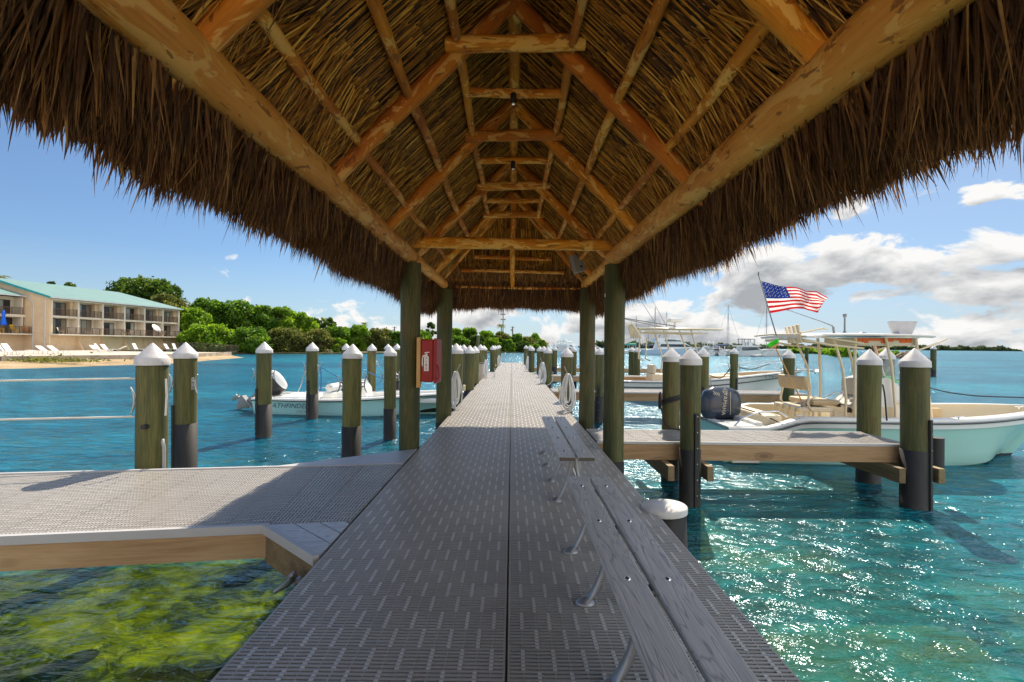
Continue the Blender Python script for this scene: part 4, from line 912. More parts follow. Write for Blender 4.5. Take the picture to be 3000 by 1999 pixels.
def hull(e, L, B, sheer, hmat, rake=.9, floor=.28, cap=.16, band=None, bowdeck=.90, keel=-.32, rub=m_dark, full=.5, liner=None, stern_in=.0, chine=.84, nar=.55, n0=.5, topmat=None, boot=.05, inner=True):
    N = 30; T = [i/N for i in range(N+1)]
    def b(t): return max(.02, B/2*(1-max(0, (t-full)/(1-full))**2.3)*(.92+.08*min(1, t*5)))
    def X(t, zr_): return L*t-rake*(1-zr_)*ss(.55, 1, t)**1.3
    def cpts(t, s):
        sz = sheer(t); bb = b(t); c = bb*(chine-nar*ss(n0, 1, t)); cz = .02+(.34 if n0 < .6 else .20)*ss(.55, 1, t)*sz; kz = keel+(.10)*ss(.8, 1, t); out = []
        for z, y in ((kz, 0.0), (cz-.03, c*.98), (cz, c)): out.append((y, z))
        for q in (.25, .5, .75, .9, 1.0): out.append((c+(bb-c)*(q**(1.0+.9*ss(.5, .95, t))), cz+(sz-cz)*q))
        return [(X(t, max(0, min(1, (z-keel)/(sz-keel)))), s*y, z) for y, z in out]
    m = MB()
    for s in (1, -1): m.loft([cpts(t, s) for t in T], flip=(s > 0))
    tp = [cpts(0, 1), cpts(0, -1)]; poly = tp[0]+tp[1][::-1][:-1]; m.add(poly, [tuple(range(len(poly)))[::-1]])
    m.build('hull', hmat, e)
    # boot stripe of dark paint just at the water
    m = MB()
    for s in (1, -1):
        a = []
        for t in T:
            c = cpts(t, s); d = np.array([c[0], c[1]], dtype=float); o = []
            for z in (-.2, boot):
                # walk the section to that height
                for i in range(len(c)-1):
                    if c[i][2] <= z <= c[i+1][2]:
                        f = (z-c[i][2])/(c[i+1][2]-c[i][2]+1e-9); o.append(tuple(c[i][k]+(c[i+1][k]-c[i][k])*f+(s*.004 if k == 1 else 0) for k in range(3))); break
                else: o.append(c[1])
            a.append(o)
        m.loft(a, flip=(s > 0))
    m.build('waterline_stripe', m_antif, e)
    # gunwale cap, inner liner
    m = MB(); li = MB()
    for s in (1, -1):
        g = []; l = []
        for t in T:
            bb = b(t); ci = max(.0, bb-cap*(1-.3*ss(.7, 1, t))) if t < bowdeck else 0.0; sz = sheer(t); x = X(t, 1)
            g.append([(x, s*(bb+.012), sz-.05), (x+.01, s*(bb+.022), sz-.02), (x, s*(bb+.008), sz+.012), (x, s*max(ci+.02*(t < bowdeck), 0), sz+.022), (x, s*ci, sz+.008)])
            fz = floor+.10*ss(.6, 1, t); cw = bb*(chine-nar*ss(n0, 1, t)); cz = .02+(.34 if n0 < .6 else .20)*ss(.55, 1, t)*sz; hw = cw+(bb-cw)*max(0, (fz-cz)/(sz-cz))**(1.0+.9*ss(.5, .95, t)); fw = max(0, min(ci*.97, hw*.93-.03)); mz = (fz+sz)/2; mw = cw+(bb-cw)*max(0, (mz-cz)/(sz-cz))**(1.0+.9*ss(.5, .95, t))
            xm = X(t, (mz-keel)/(sz-keel))-.05; xf = X(t, (fz-keel)/(sz-keel))-.08; l.append([(x, s*ci, sz+.008), (x-.02*ss(.6, 1, t), s*(ci+.0), sz-.06), (xm, s*max(0, min(ci, mw*.95-.03)), mz), (xf, s*fw, fz), (xf, 0, fz)])
        m.loft(g, flip=(s < 0))
        if inner: li.loft([q for q, t in zip(l, T) if t < bowdeck+.02], flip=(s < 0))
    m.add([(0.0, -B/2*.92, sheer(0)-.05), (0.0, B/2*.92, sheer(0)-.05), (.16, B/2*.92, sheer(0)+.022), (.16, -B/2*.92, sheer(0)+.022), (0, -B/2*.92, sheer(0)+.02), (0, B/2*.92, sheer(0)+.02)], [(0, 1, 5, 4), (4, 5, 2, 3)])
    m.build('gunwale', topmat or m_gel, e)
    if inner:
        li.add([(.16, -B/2*.8, floor), (.16, B/2*.8, floor), (.16, B/2*.8, sheer(0)+.01), (.16, -B/2*.8, sheer(0)+.01)], [(0, 1, 2, 3)]); li.build('cockpit_liner', liner or m_cream, e)
    if rub:
        m = MB()
        for s in (1, -1): m.tube([(X(t, 1)+.008*(t > .99), s*(b(t)+.018), sheer(t)-.055) for t in T], .016, 6)
        m.build('rub_rail', rub, e)
    return b, X
def sidetext(e, X, b, sheer, t0, body, size, z, side=-1, mat=None, shear=.0, sx=1.0, off=.02, rot=0.0):
    x = t0; ang = 0.0
    M = Matrix.Translation((x, side*off, z)) @ Matrix.Rotation(rot, 4, 'Z') @ Matrix.Rotation(PI/2, 4, 'X')
    return text('lettering', body, size, M, mat or m_bletter, e, .002, 'LEFT', shear, sx)
def outboard(e, x, y, z, sc=1.0, cowl=m_navy, tilt=0.0, top=None):
    """outboard engine clamped at local (x, y), cowl centre at height z; tilt swings it up over the transom"""
    M0 = Matrix.Translation((x, y, z)) @ Matrix.Rotation(tilt, 4, 'Y') @ Matrix.Scale(sc, 4)
    m = MB(); secs = []
    for i in range(17):
        t = i/16; zz = -.34+.70*t
        wd = .235*(1-abs(2*t-1.0)**3.2*.55)*(1-.15*t); ln = .42*(1-max(0, t-.55)**2*1.3)*(1-max(0, .25-t)*1.1); cx = .02+.06*t-.1*max(0, t-.6); sec = []
        if i in (0, 16): wd *= .35; ln *= .55
        if i in (15,): wd *= .82; ln *= .84
        for k in range(24):
            g = 2*PI*k/24; ex = abs(math.cos(g))**.75*(1 if math.cos(g) > 0 else -1); ey = abs(math.sin(g))**.75*(1 if math.sin(g) > 0 else -1); sec.append((cx+ln*ex, wd*ey, zz))
        secs.append(sec)
    m.loft(secs if top is None else secs[:13], closed=True, M=M0); tm = m if top is None else MB(); top is not None and tm.loft(secs[12:], closed=True, M=M0); tm.add([tr(M0, np.array([q]))[0] for q in secs[-1]], [tuple(range(24))]); m.build('cowl', cowl, e); top is not None and tm.build('cowl_top', top, e)
    m = MB(); m.tube([(-.30, -.232, -.30), (-.30, .232, -.30)], .001, 4, M=M0)
    sec = []
    for zz, f in ((-.335, 1.0), (-.30, 1.02)): sec.append([(.02+.40*f*math.cos(2*PI*k/24), .215*f*math.sin(2*PI*k/24), zz) for k in range(24)])
    m = MB(); m.loft(sec, closed=True, M=M0); m.build('cowl_band', m_grey, e)
    m = MB(); prof = [(-.34, .20, .15), (-.55, .16, .11), (-.85, .15, .07), (-1.05, .17, .05)]
    m.loft([[(c*math.cos(2*PI*k/16)-.02, w_*math.sin(2*PI*k/16), z_) for k in range(16)] for z_, c, w_ in prof], closed=True, M=M0)
    m.bbox(-.36, .20, -.12, .12, -1.10, -1.07, .01, M=M0)
    m.loft([[(-.18+.26*f*math.cos(2*PI*k/16), .06*f*math.sin(2*PI*k/16), z_) for k in range(16)] for z_, f in ((-1.10, .9), (-1.25, 1.0), (-1.36, .6), (-1.55, .25))], closed=True, M=M0)
    m.build('leg', m_navy if cowl is m_navy else m_grey, e)
    m = MB()
    for k in range(3):
        g = k*2*PI/3; c = Vector((-.47, .10*math.cos(g), -1.27+.10*math.sin(g))); mm = M0 @ frame(c, (1, .5*math.cos(g+1.5), .5*math.sin(g+1.5)), (0, math.cos(g), math.sin(g)))
        m.add(tr(mm, [(-.05, -.10, 0), (.05, -.10, 0), (.07, .05, .01), (0, .11, 0), (-.07, .05, -.01)]), [(0, 1, 2, 3, 4)])
    m.tube([(-.42, 0, -1.27), (-.56, 0, -1.27)], [.045, .02], 10, M=M0); m.build('propeller', m_cast, e)
    m = MB(); m.bbox(.12, .40, -.14, .14, -.62, -.36, .02, M=M0); m.bbox(.30, .42, -.17, .17, -.75, -.30, .015, M=M0); m.build('bracket', m_dark, e)
    return M0
# ---- the mint green centre console alongside the near finger pier
sh1 = lambda t: .70+.20*ss(.09, .20, t)+.14*ss(.5, 1, t)
cb = empty('fishing_boat', (4.15, 10.55, WZ), 'pale green fishing boat with cream T-top and dark blue outboard beside the near finger pier', 'boat', rz=R(-.5))
b1, X1 = hull(cb, 7.45, 2.5, sh1, m_mint, rake=1.25, floor=.34, cap=.20, full=.52, bowdeck=.95, rub=m_grey, nar=.42, n0=.68, chine=.86)
ww = MB()                                            # white upper band sweeping up from the stern
for s in (1, -1):
    a = []
    for i in range(31):
        t = .055+.945*i/30; sz = sh1(t); a.append([(X1(t, 1)-.02, s*(b1(t)+.006-.01*ss(.6, 1, t)), sz-.17+.0*t), (X1(t, 1), s*(b1(t)+.016), sz-.045)])
    ww.loft(a, flip=(s > 0))
ww.build('white_band', m_gel, cb)
M0 = outboard(cb, .28, 0, 1.02, 1.0, m_navy, 0.0)
Mt = M0 @ Matrix.Translation((.05, -.232, .02)) @ Matrix.Rotation(R(-82), 4, 'Y') @ Matrix.Rotation(PI/2, 4, 'X')
Mt = M0 @ frame((.03, -.2365, .03), (-.10, 0, -1), (1, 0, -.10))
text('lettering', 'YAMAHA', .115, Mt, paint('gold_lettering', (.55, .50, .38), .4, .03), cb, .003)
text('lettering', '200', .10, M0 @ frame((-.12, -.19, .235), (1, 0, -.3), (.1, .55, .9)), paint('gold_lettering', (.55, .50, .38), .4, .03), cb, .003)
m = MB(); m.tube([M0 @ Vector((.04+.045*math.cos(g), -.238, .30+.045*math.sin(g))) for g in np.linspace(0, 2*PI, 17)[:-1]], .006, 6, closed=True)
for g in (PI/2, PI/2+2*PI/3, PI/2-2*PI/3): m.tube([M0 @ Vector((.04, -.238, .30)), M0 @ Vector((.04+.04*math.cos(g), -.238, .30+.04*math.sin(g)))], .005, 6)
m.build('emblem', MATS['gold_lettering'], cb)
m = MB(); m.tube([M0 @ Vector((.16, -.230, z)) for z in np.linspace(-.20, .28, 6)], .006, 6); m.build('cowl_stripe', MATS['gold_lettering'], cb)
m = MB(); m.bbox(.55, .72, -1.05, 1.05, .34, .80, .03); m.bbox(.15, .60, -1.10, -.45, .30, .74, .03); m.bbox(.15, .60, .45, 1.10, .30, .74, .03); m.build('transom', m_gel, cb)
m = MB(); m.bbox(.78, 1.15, -.95, .95, .36, .92, .05); m.build('bait_station', m_cream, cb)
m = MB(); m.bbox(.10, .62, -1.12, -.70, .02, .07, .01); m.build('swim_step', m_gel, cb)
m = MB(); m.tube([(.15, -1.08, .72), (.30, -1.09, .88), (.60, -1.1, 1.0), (.95, -1.12, 1.02), (1.15, -1.12, .92)], .018, 8); m.build('grab_rail', m_chrome, cb)
m = MB(); m.tube([(-.30, -1.0, .05), (.12, -1.0, .06)], .014, 8); m.tube([(-.30, -.75, .05), (.12, -.75, .06)], .014, 8); m.tube([(-.30, -1.0, .05), (-.30, -.75, .05)], .014, 8); m.build('boarding_ladder', m_chrome, cb)
# console
m = MB(); cx0 = 2.95; cons = [(cx0, .34), (cx0+.02, .90), (cx0-.06, 1.02), (cx0+.28, 1.22), (cx0+.38, 1.60), (cx0+.56, 1.66), (cx0+1.02, 1.34), (cx0+1.15, .34)]
def slab(m, pr, y0, y1, M=None, mi=0):
    n = len(pr); v = [(p[0], y0, p[1]) for p in pr]+[(p[0], y1, p[1]) for p in pr]; v = np.array(v, float)
    m.add(v, [tuple(range(n)), tuple(range(n, 2*n))[::-1]]+[(i, n+i, n+(i+1) % n, (i+1) % n) for i in range(n)], mi=mi)
slab(m, cons, -.48, .48); cons_o = m.build('console', m_gel, cb)
m = MB(); slab(m, [(cx0-.03, 1.04), (cx0+.26, 1.21), (cx0+.24, 1.235), (cx0-.05, 1.065)], -.40, .40); m.bbox(cx0+.04, cx0+.26, -.34, -.10, 1.10, 1.19, .02); m.bbox(cx0+.20, cx0+.30, -.40, .40, 1.24, 1.60, .02); m.build('dash_cover', paint('grey_canvas_cover', (.48, .46, .42), .7, .1), cons_o)
m = MB(); m.bbox(cx0-.075, cx0-.02, -.30, -.12, .90, 1.02, .01); m.build('display', m_dark, cons_o); m = MB(); m.bbox(cx0-.09, cx0-.01, .02, .22, .98, 1.06, .01); m.build('display', m_dark, cons_o); m = MB(); m.lathe([(.055, 0), (.055, .02)], (0, 0, 0), 16, M=Matrix.Translation((cx0+.25, -.36, 1.33)) @ Matrix.Rotation(-PI/2, 4, 'Y')); m.build('compass', m_dark, cons_o)
m = MB(); m.bbox(cx0+.3, cx0+.75, -.486, -.476, .50, 1.05, .004); m.build('side_hatch', m_cream, cons_o)
wc = Matrix.Translation((cx0-.22, .0, 1.17)) @ Matrix.Rotation(R(-38), 4, 'Y')
m = MB(); m.tube([wc @ Vector((.23*math.cos(g), .23*math.sin(g), 0)) for g in np.linspace(0, 2*PI, 25)[:-1]], .014, 8, closed=True)
for g in (0, 2.1, 4.2): m.tube([wc @ Vector((0, 0, -.03)), wc @ Vector((.23*math.cos(g), .23*math.sin(g), 0))], .009, 6)
m.tube([wc @ Vector((0, 0, -.03)), (cx0-.02, 0, 1.04)], .02, 8); m.build('steering_wheel', m_chrome, cons_o)
m = MB(); v = [(cx0+.44, -.46, 1.62), (cx0+.98, -.48, 1.38), (cx0+.84, -.42, 1.92), (cx0+.56, -.42, 2.10), (cx0+.44, .46, 1.62), (cx0+.98, .48, 1.38), (cx0+.84, .42, 1.92), (cx0+.56, .42, 2.10)]
v = [(cx0+.40, -.46, 1.64), (cx0+1.02, -.46, 1.40), (cx0+.86, -.40, 2.02), (cx0+.62, -.40, 2.18), (cx0+.40, .46, 1.64), (cx0+1.02, .46, 1.40), (cx0+.86, .40, 2.02), (cx0+.62, .40, 2.18)]
m.add(v, [(0, 1, 2, 3), (7, 6, 5, 4), (1, 5, 6, 2)]); m.build('windshield', m_clear, cb)
m = MB(); m.bbox(cx0+.50, cx0+.86, -.30, .3, 1.60, 1.66, .02); m.tube([(cx0+.48, -.32, 1.62), (cx0+.70, -.34, 1.60), (cx0+.9, -.3, 1.56)], .035, 8); m.build('rope_bundle', m_lime, cb)
# leaning post seat
m = MB(); m.bbox(2.02, 2.55, -.46, .46, 1.06, 1.17, .04); m.build('seat_cushion', m_tan, cb)
m = MB(); mb = Matrix.Translation((1.86, 0, 1.50)) @ Matrix.Rotation(R(-12), 4, 'Y'); m.bbox(-.05, .05, -.52, .52, -.14, .16, .045, M=mb); m.build('backrest', m_tan, cb)
m = MB()
for s in (-1, 1):
    m.tube([(1.92, s*.50, 1.36), (1.88, s*.52, 1.10), (1.95, s*.50, .98), (2.45, s*.44, .98), (2.50, s*.42, .36)], .024, 8); m.tube([(1.80, s*.46, .36), (1.85, s*.48, .95)], .024, 8); m.tube([(2.05, s*.46, .36), (2.02, s*.47, .97)], .024, 8)
m.bbox(1.72, 2.40, -.50, .50, .93, 1.03, .02)
for k in range(4): m.tube([(1.70, -.36+.24*k, 1.02), (1.66, -.36+.24*k, .72)], .030, 10)
m.build('seat_frame', m_frame, cb)
m = MB(); m.lathe([(.045, 0), (.055, .12), (.05, .125)], (1.83, -.45, 1.03), 14); m.build('cup', paint('grey_cup', (.3, .28, .26), .5), cb)
# T-top
tz = 2.50
m = MB(); outl = []
for i in range(25):
    t = i/24; x = 1.62+3.02*t; wv = .92*(1-max(0, (t-.70)/.30)**2.4*.75); outl.append((x, wv, tz+.02*math.sin(t*PI)+(-.03 if t < .1 else 0)))
secs = [[(x, -wv, z-.018), (x, -wv*.97, z+.012), (x, 0, z+.05), (x, wv*.97, z+.012), (x, wv, z-.018), (x, wv*.9, z-.03), (x, 0, z-.012), (x, -wv*.9, z-.03)] for x, wv, z in outl]
m.loft(secs, closed=True); m.add(secs[0], [tuple(range(8))]); m.add(secs[-1], [tuple(range(8))[::-1]]); m.build('t_top', m_gel, cb)
m = MB(); m.bbox(2.85, 4.02, -.55, .55, tz-.20, tz-.035, .03); m.build('storage_bag', paint('cream_canvas', (.62, .58, .48), .8, .1), cb)
m = MB()
for i in range(9): m.bbox(2.82+.125*i, 2.94+.125*i, -.565, -.545, tz-.12-.03*math.sin(i*1.9), tz-.05, .008)
m.build('life_vests', m_orange, cb)
m = MB()
for s in (-1, 1):
    m.tube([(2.55, s*.62, .36), (2.60, s*.60, 1.2), (2.53, s*.60, 1.8), (2.35, s*.66, tz-.22), (2.28, s*.66, tz-.05)], .026, 10)
    m.tube([(2.78, s*.58, .36), (2.80, s*.56, 1.4), (2.78, s*.58, 2.1), (2.76, s*.62, tz-.04)], .030, 10)
    m.tube([(3.60, s*.56, .36), (3.62, s*.56, 1.0), (3.52, s*.58, 1.9), (3.38, s*.60, tz-.04)], .026, 10)
    m.tube([(4.42, s*.54, .36), (4.30, s*.54, 1.3), (4.06, s*.56, 2.1), (3.98, s*.60, tz-.05)], .030, 10)
    m.tube([(1.66, s*.76, tz-.10), (2.2, s*.74, tz-.20), (2.9, s*.66, tz-.26)], .022, 8); m.tube([(1.9, s*.8, tz-.03), (2.4, s*.78, tz-.10), (2.9, s*.66, tz-.16)], .018, 8)
    m.tube([(4.02, s*.56, tz-.30), (4.5, s*.5, tz-.14), (4.75, s*.42, tz-.05)], .020, 8); m.tube([(3.62, s*.56, 1.15), (4.34, s*.54, 1.15)], .020, 8)
m.tube([(1.66, -.76, tz-.10), (1.62, 0, tz-.08), (1.66, .76, tz-.10)], .022, 8); m.tube([(1.42, -.78, tz+.00), (1.40, 0, tz+.02), (1.42, .78, tz+.0)], .018, 8)
m.tube([(1.42, -.78, tz), (2.0, -.80, tz+.13), (2.1, -.78, tz+.1)], .018, 8); m.build('t_top_frame', m_frame, cb)
for k, yy in enumerate((-.72, -.36, .02, .38)):
    m = MB(); xx0 = 1.66+.0*k; m.tube([(1.62+.14*k*.9, yy, tz-.16), (1.54+.14*k*.9, yy, tz+.20)], .034, 12); m.build('rod_holder', m_frame, cb)
m = MB(); m.lathe([(.035, 0), (.035, .06), (.018, .07), (.018, .36), (.035, .38), (.038, .44), (0, .45)], (3.02, .1, tz+.04), 14); m.lathe([(.09, 0), (.07, .03), (0, .04)], (3.26, -.1, tz+.05), 14); m.build('antenna_mast', m_grey, cb)
m = MB(); m.loft([[(4.14+a*sx, -.05+q*sx, tz+z) for a, q in ((-.22, -.17), (.20, -.15), (.22, .17), (-.2, .17))] for z, sx in ((.03, .62), (.16, .80), (.32, 1.0))], closed=True, smooth=False); m.add([(4.14+a, -.05+q, tz+z) for a, q, z in ((-.22, -.17, .32), (.20, -.15, .30), (.22, .17, .32), (-.2, .17, .33))], [(0, 1, 2, 3)]); m.build('covered_searchlight', paint('silver_cover', (.5, .5, .52), .4, .2, 8), cb)
m = MB(); m.tube([(1.55, -.35, tz+.52), (2.30, -.30, tz+.28), (2.52, -.28, tz+.20)], [.005, .010, .014], 6); m.tube([(2.55, -.28, tz+.04), (2.53, -.28, tz+.19)], .022, 8); m.lathe([(.018, -.01), (.018, .01)], (1.55, -.35, tz+.52), 8); m.build('folded_antenna', m_grey, cb)
# bow seating and grab rail
m = MB(); m.bbox(4.5, 5.5, .52, .64, .62, .92, .03); m.bbox(4.5, 5.5, .30, .60, .50, .64, .03); m.build('bow_seat', m_tan, cb)
m = MB()
m.tube([(X1(t, 1), -(b1(t)+.03), sh1(t)-.075) for t in np.linspace(.1, 1, 24)], .008, 6); m.build('accent_stripe', m_dark, cb)
m = MB(); m.lathe([(.035, 0), (.035, .015)], (0, 0, 0), 14, M=Matrix.Translation((1.0, -1.08, .22)) @ Matrix.Rotation(PI/2, 4, 'X')); m.lathe([(.035, 0), (.035, .015)], (0, 0, 0), 14, M=Matrix.Translation((5.4, -.92, .20)) @ Matrix.Rotation(PI/2, 4, 'X')); m.build('drain_fitting', m_dark, cb)
m = MB(); m.tube([(6.62, -.02, .62), (6.70, -.03, .56), (6.66, -.03, .50), (6.58, -.02, .52)], .012, 8); m.build('bow_eye', m_chrome, cb)
text('lettering', 'FL 8', .09, Matrix.Translation((6.15, -.60, .84)) @ Matrix.Rotation(R(33), 4, 'Z') @ Matrix.Rotation(R(72), 4, 'X'), m_grey, cb, .003)
m = MB()
for (x, y) in ((1.35, -1.17), (4.3, -1.22), (6.3, -.35)): m.tube([(x-.09, y, sh1(x/7)+.06), (x-.03, y, sh1(x/7)+.045), (x+.03, y, sh1(x/7)+.045), (x+.09, y, sh1(x/7)+.06)], .012, 8); m.tube([(x, y, sh1(x/7)), (x, y, sh1(x/7)+.05)], .014, 8)
m.build('boat_cleats', m_chrome, cb)
# the brush and the flag carried on the T-top
e = empty('deck_brush', P(2315, 1185, 10.0), 'deck brush with green bristles leaning upright with its wooden pole on the green fishing boat', 'brush')
a = P(2350, 1178, 9.95); b = P(2268, 1012, 9.75); m = MB(); m.tube([a, b], .012, 8); m.build('pole', m_tang, e)
dv = (b-a).normalized(); Mb = frame(b, (dv.z, 0, -dv.x), (0, 1, 0)); m = MB(); m.bbox(-.09, .09, -.035, .035, -.03, .01, .01, M=Mb); m.build('block', m_tang, e)
m = MB(); rg = random.Random(5)
for i in range(240):
    x, y = rg.uniform(-.09, .09), rg.uniform(-.035, .035); m.tube([Mb @ Vector((x, y, .01)), Mb @ Vector((x*1.35, y*1.6, .075+rg.uniform(-.01, .01)))], .0035, 4, cap=False)
m.build('bristles', m_lime, e)
e = empty('american_flag', P(2272, 964, 9.75), 'red, white and blue striped flag flying from its slanting pole on the green fishing boat', 'flag')
a = P(2275, 985, 9.75); b = P(2222, 806, 9.75); m = MB(); m.tube([a, b], [.013, .008], 8); m.lathe([(.014, 0), (.014, .06)], b, 8); m.build('flagpole', m_grey, e)
def flag_mat():
    t = NT('flag_cloth'); v = t.attr(); s = t.n('SeparateXYZ', {0: v}); u, w_ = s.outputs[0], s.outputs[1]
    st = t.math('MODULO', t.math('FLOOR', t.math('MULTIPLY', w_, 13.0)), 2.0); c = t.mix(st, (.50, .008, .018), (.82, .82, .80))
    cn = t.math('MULTIPLY', t.math('LESS_THAN', u, .40), t.math('LESS_THAN', w_, 7/13)); c = t.mix(cn, c, (.012, .035, .22))
    cc = t.mix(t.math('MULTIPLY', t.math('LESS_THAN', u, .035), 1.0), c, (.6, .6, .6)); d = t.bsdf(c, .8); tl = t.n('BsdfTranslucent', {'Color': c}).outputs[0]
    return t.done(t.n('MixShader', {0: .45, 1: d, 2: tl}).outputs[0])
m_flag = flag_mat()
FT = [(0.0, 2230, 824, 2257, 918), (.2, 2262, 832, 2290, 912), (.4, 2302, 842, 2330, 906), (.55, 2335, 846, 2357, 903), (.7, 2362, 853, 2378, 908), (.85, 2392, 852, 2396, 918), (1.0, 2424, 872, 2400, 912)]
NU, NV = 48, 26; V = []; TC = []
def fl(u, c):
    for i in range(len(FT)-1):
        if FT[i][0] <= u <= FT[i+1][0]: f = (u-FT[i][0])/(FT[i+1][0]-FT[i][0]); return FT[i][c]*(1-f)+FT[i+1][c]*f
for i in range(NU+1):
    for j in range(NV+1):
        u = i/NU; v = j/NV; vv = v-.10*math.sin(v*PI)*ss(.4, .8, u)+.05*ss(.35, 1, u)*math.sin(v*11+u*5)*(1-v)
        px = fl(u, 1)*(1-vv)+fl(u, 3)*vv; py = fl(u, 2)*(1-vv)+fl(u, 4)*vv+4*math.sin(u*9+v*2)*ss(.1, .6, u)
        Y = 9.75+.10*math.sin(u*13+v*3.0)*ss(0, .4, u)+.05*math.sin(u*22-v*6)*u; p = P(px, py, Y); V.append(tuple(p)); TC.append((u, v, 0))
f = [(i*(NV+1)+j, (i+1)*(NV+1)+j, (i+1)*(NV+1)+j+1, i*(NV+1)+j+1) for i in range(NU) for j in range(NV)]
m = MB(); m.add(V, f, TC, .5, True); fo = m.build('flag', m_flag, e)
m = MB(); Vn = np.array(V).reshape(NU+1, NV+1, 3)
for r in range(9):
    for c in range(6 if r % 2 == 0 else 5):
        u = (.40/12)*(2*c+1+(r % 2)); v = (7/13/10)*(r+1); q = Vn[int(u*NU), int(v*NV)]
        for sgn in (-1, 1): m.add([(q[0]+.012*(1 if k % 2 == 0 else .45)*math.sin(k*PI/5), q[1]+sgn*.006, q[2]+.012*(1 if k % 2 == 0 else .45)*math.cos(k*PI/5)) for k in range(10)], [tuple(range(10))])
m.build('stars', m_letter, fo)
# mooring lines of the green boat
rope([P(2598, 1232, 8.6), P(2592, 1160, 8.9), P(2586, 1128, 9.2)], .013, 'mooring_line', 'black mooring line with clips hanging beside the back piling', m_ropek)
rope([P(2171, 1195, 10.0), P(2225, 1212, 9.8), P(2278, 1236, 9.45)], .012, 'mooring_line', 'black stern line of the green boat running behind the outboard', m_ropek)
rope([P(2730, 1138, 12.2), P(2780, 1150, 11.8), P(2860, 1160, 11.4), P(2960, 1164, 11.0), P(3040, 1166, 10.8)], .014, 'mooring_line', 'black bow line of the green boat sagging from the far piling to its bow', m_ropek)
rope([P(2625, 1112, 12.3), P(2680, 1124, 12.3), P(2730, 1138, 12.2)], .012, 'mooring_line', 'black line running from the piling behind the windshield', m_ropek)
m = MB(); q0 = P(1965, 1100, 8.33)
for k in range(3): m.tube([(q0.x+.158*math.cos(g), q0.y+.158*math.sin(g), .52-.03*k+.05*math.cos(g+.5)) for g in np.linspace(0, 2*PI, 29)[:-1]], .013, 6, closed=True)
m.tube([(q0.x-.18, q0.y-.03, .62), (q0.x-.20, q0.y-.06, .42), (q0.x-.17, q0.y-.10, .3), (q0.x-.13, q0.y-.13, .12), (q0.x-.05, q0.y-.17, .03), (q0.x+.12, q0.y-.2, .015)], .014, 6)
for k in range(5): m.tube([(q0.x-.19+.01*math.cos(g+k), q0.y-.05+.04*math.cos(g), .52+.10*math.sin(g)-.02*k) for g in np.linspace(0, 2*PI, 17)[:-1]], .011, 6, closed=True)
o = m.build('wrapped_rope', m_ropek, None, loc=(q0.x, q0.y, 0)); tag(o, 'black rope wrapped round the piling at the back edge of the near finger pier', 'rope')
fd = MB(); q0 = P(2741, 1322, 7.2); fd.lathe([(.10, -.22), (.10, .20)], q0, 20); o = fd.build('fender', m_rub, None, loc=q0); tag(o, 'black rubber fender block beside the outer piling of the near finger pier', 'fender')
# ---- white centre console behind it
sh2 = lambda t: .78+.42*ss(.25, 1, t)
wb = empty('fishing_boat', (4.2, 21.9, WZ), 'white fishing boat with a thin black stripe and tan trim, behind the near pilings', 'boat', rz=R(1.0))
b2, X2 = hull(wb, 8.7, 2.6, sh2, m_gel, rake=1.8, floor=.42, cap=.2, full=.40, bowdeck=.93, liner=m_tan)
m = MB(); m.tube([(X2(t, .82), -(b2(t)*.985+.012), sh2(t)-.26) for t in np.linspace(.02, .93, 26)], .022, 6); m.build('black_stripe', m_dark, wb)
text('lettering', '-WHITE', .21, Matrix.Translation((2.15, -1.325, .70)) @ Matrix.Rotation(PI/2, 4, 'X'), m_bletter, wb, .003, 'LEFT', sx=1.2)
text('lettering', 'FL 7798 KD', .14, Matrix.Translation((6.55, -1.06, 1.0)) @ Matrix.Rotation(R(17), 4, 'Z') @ Matrix.Rotation(R(75), 4, 'X'), m_bletter, wb, .003, 'LEFT', .15, sx=1.1)
m = MB(); slab(m, [(2.9, .42), (2.95, 1.5), (3.35, 1.9), (3.8, 1.45), (4.1, .42)], -.45, .45); m.build('console', m_gel, wb)
m = MB(); m.bbox(4.3, 5.9, -.55, .55, .75, 1.0, .08); m.build('bow_seat', m_tan, wb)
tz = 3.02; m = MB(); m.loft([[(x, -wv, tz-.03), (x, -wv*.9, tz+.03), (x, wv*.9, tz+.03), (x, wv, tz-.03)] for x, wv in ((1.3, .5), (1.6, .95), (3.8, 1.0), (4.7, .7), (5.1, .3))], closed=True); m.build('t_top', m_frame, wb)
m = MB()
for s in (-1, 1):
    m.tube([(2.6, s*.6, .42), (2.7, s*.6, 1.8), (2.3, s*.7, tz-.03)], .035, 8); m.tube([(4.2, s*.6, .42), (3.9, s*.6, 1.8), (3.5, s*.7, tz-.03)], .035, 8); m.tube([(1.35, s*.8, tz-.15), (4.2, s*.8, tz-.2)], .03, 8); m.tube([(1.35, s*.5, tz-.15), (.95, s*.5, tz+.3)], .02, 6)
m.build('t_top_frame', m_frame, wb)
m = MB()
for k in range(5): m.tube([(1.35-.02*k, -.7+.32*k, tz-.42), (.95+.04*k, -.7+.32*k, tz+.20)], .045, 8)
for k in range(2): m.tube([(1.35+.3*k, -.5, tz-.4), (1.30+.3*k, -.5, tz-1.3), (1.5+.3*k, -.5, tz-1.4)], .035, 8)
m.build('rod_holders', m_frame, wb)
m = MB(); m.bbox(1.9, 2.5, -.45, .45, .42, 1.05, .05); m.bbox(1.95, 2.1, -.45, .45, 1.05, 1.45, .05); m.build('leaning_seat', m_frame, wb)
m = MB(); m.bbox(2.75, 3.30, -.30, .30, tz+.30, tz+.48, .04); m.tube([(3.05, 0, tz), (3.05, 0, tz+.3)], .06, 8); m.build('radar_box', m_gel, wb)
m = MB()
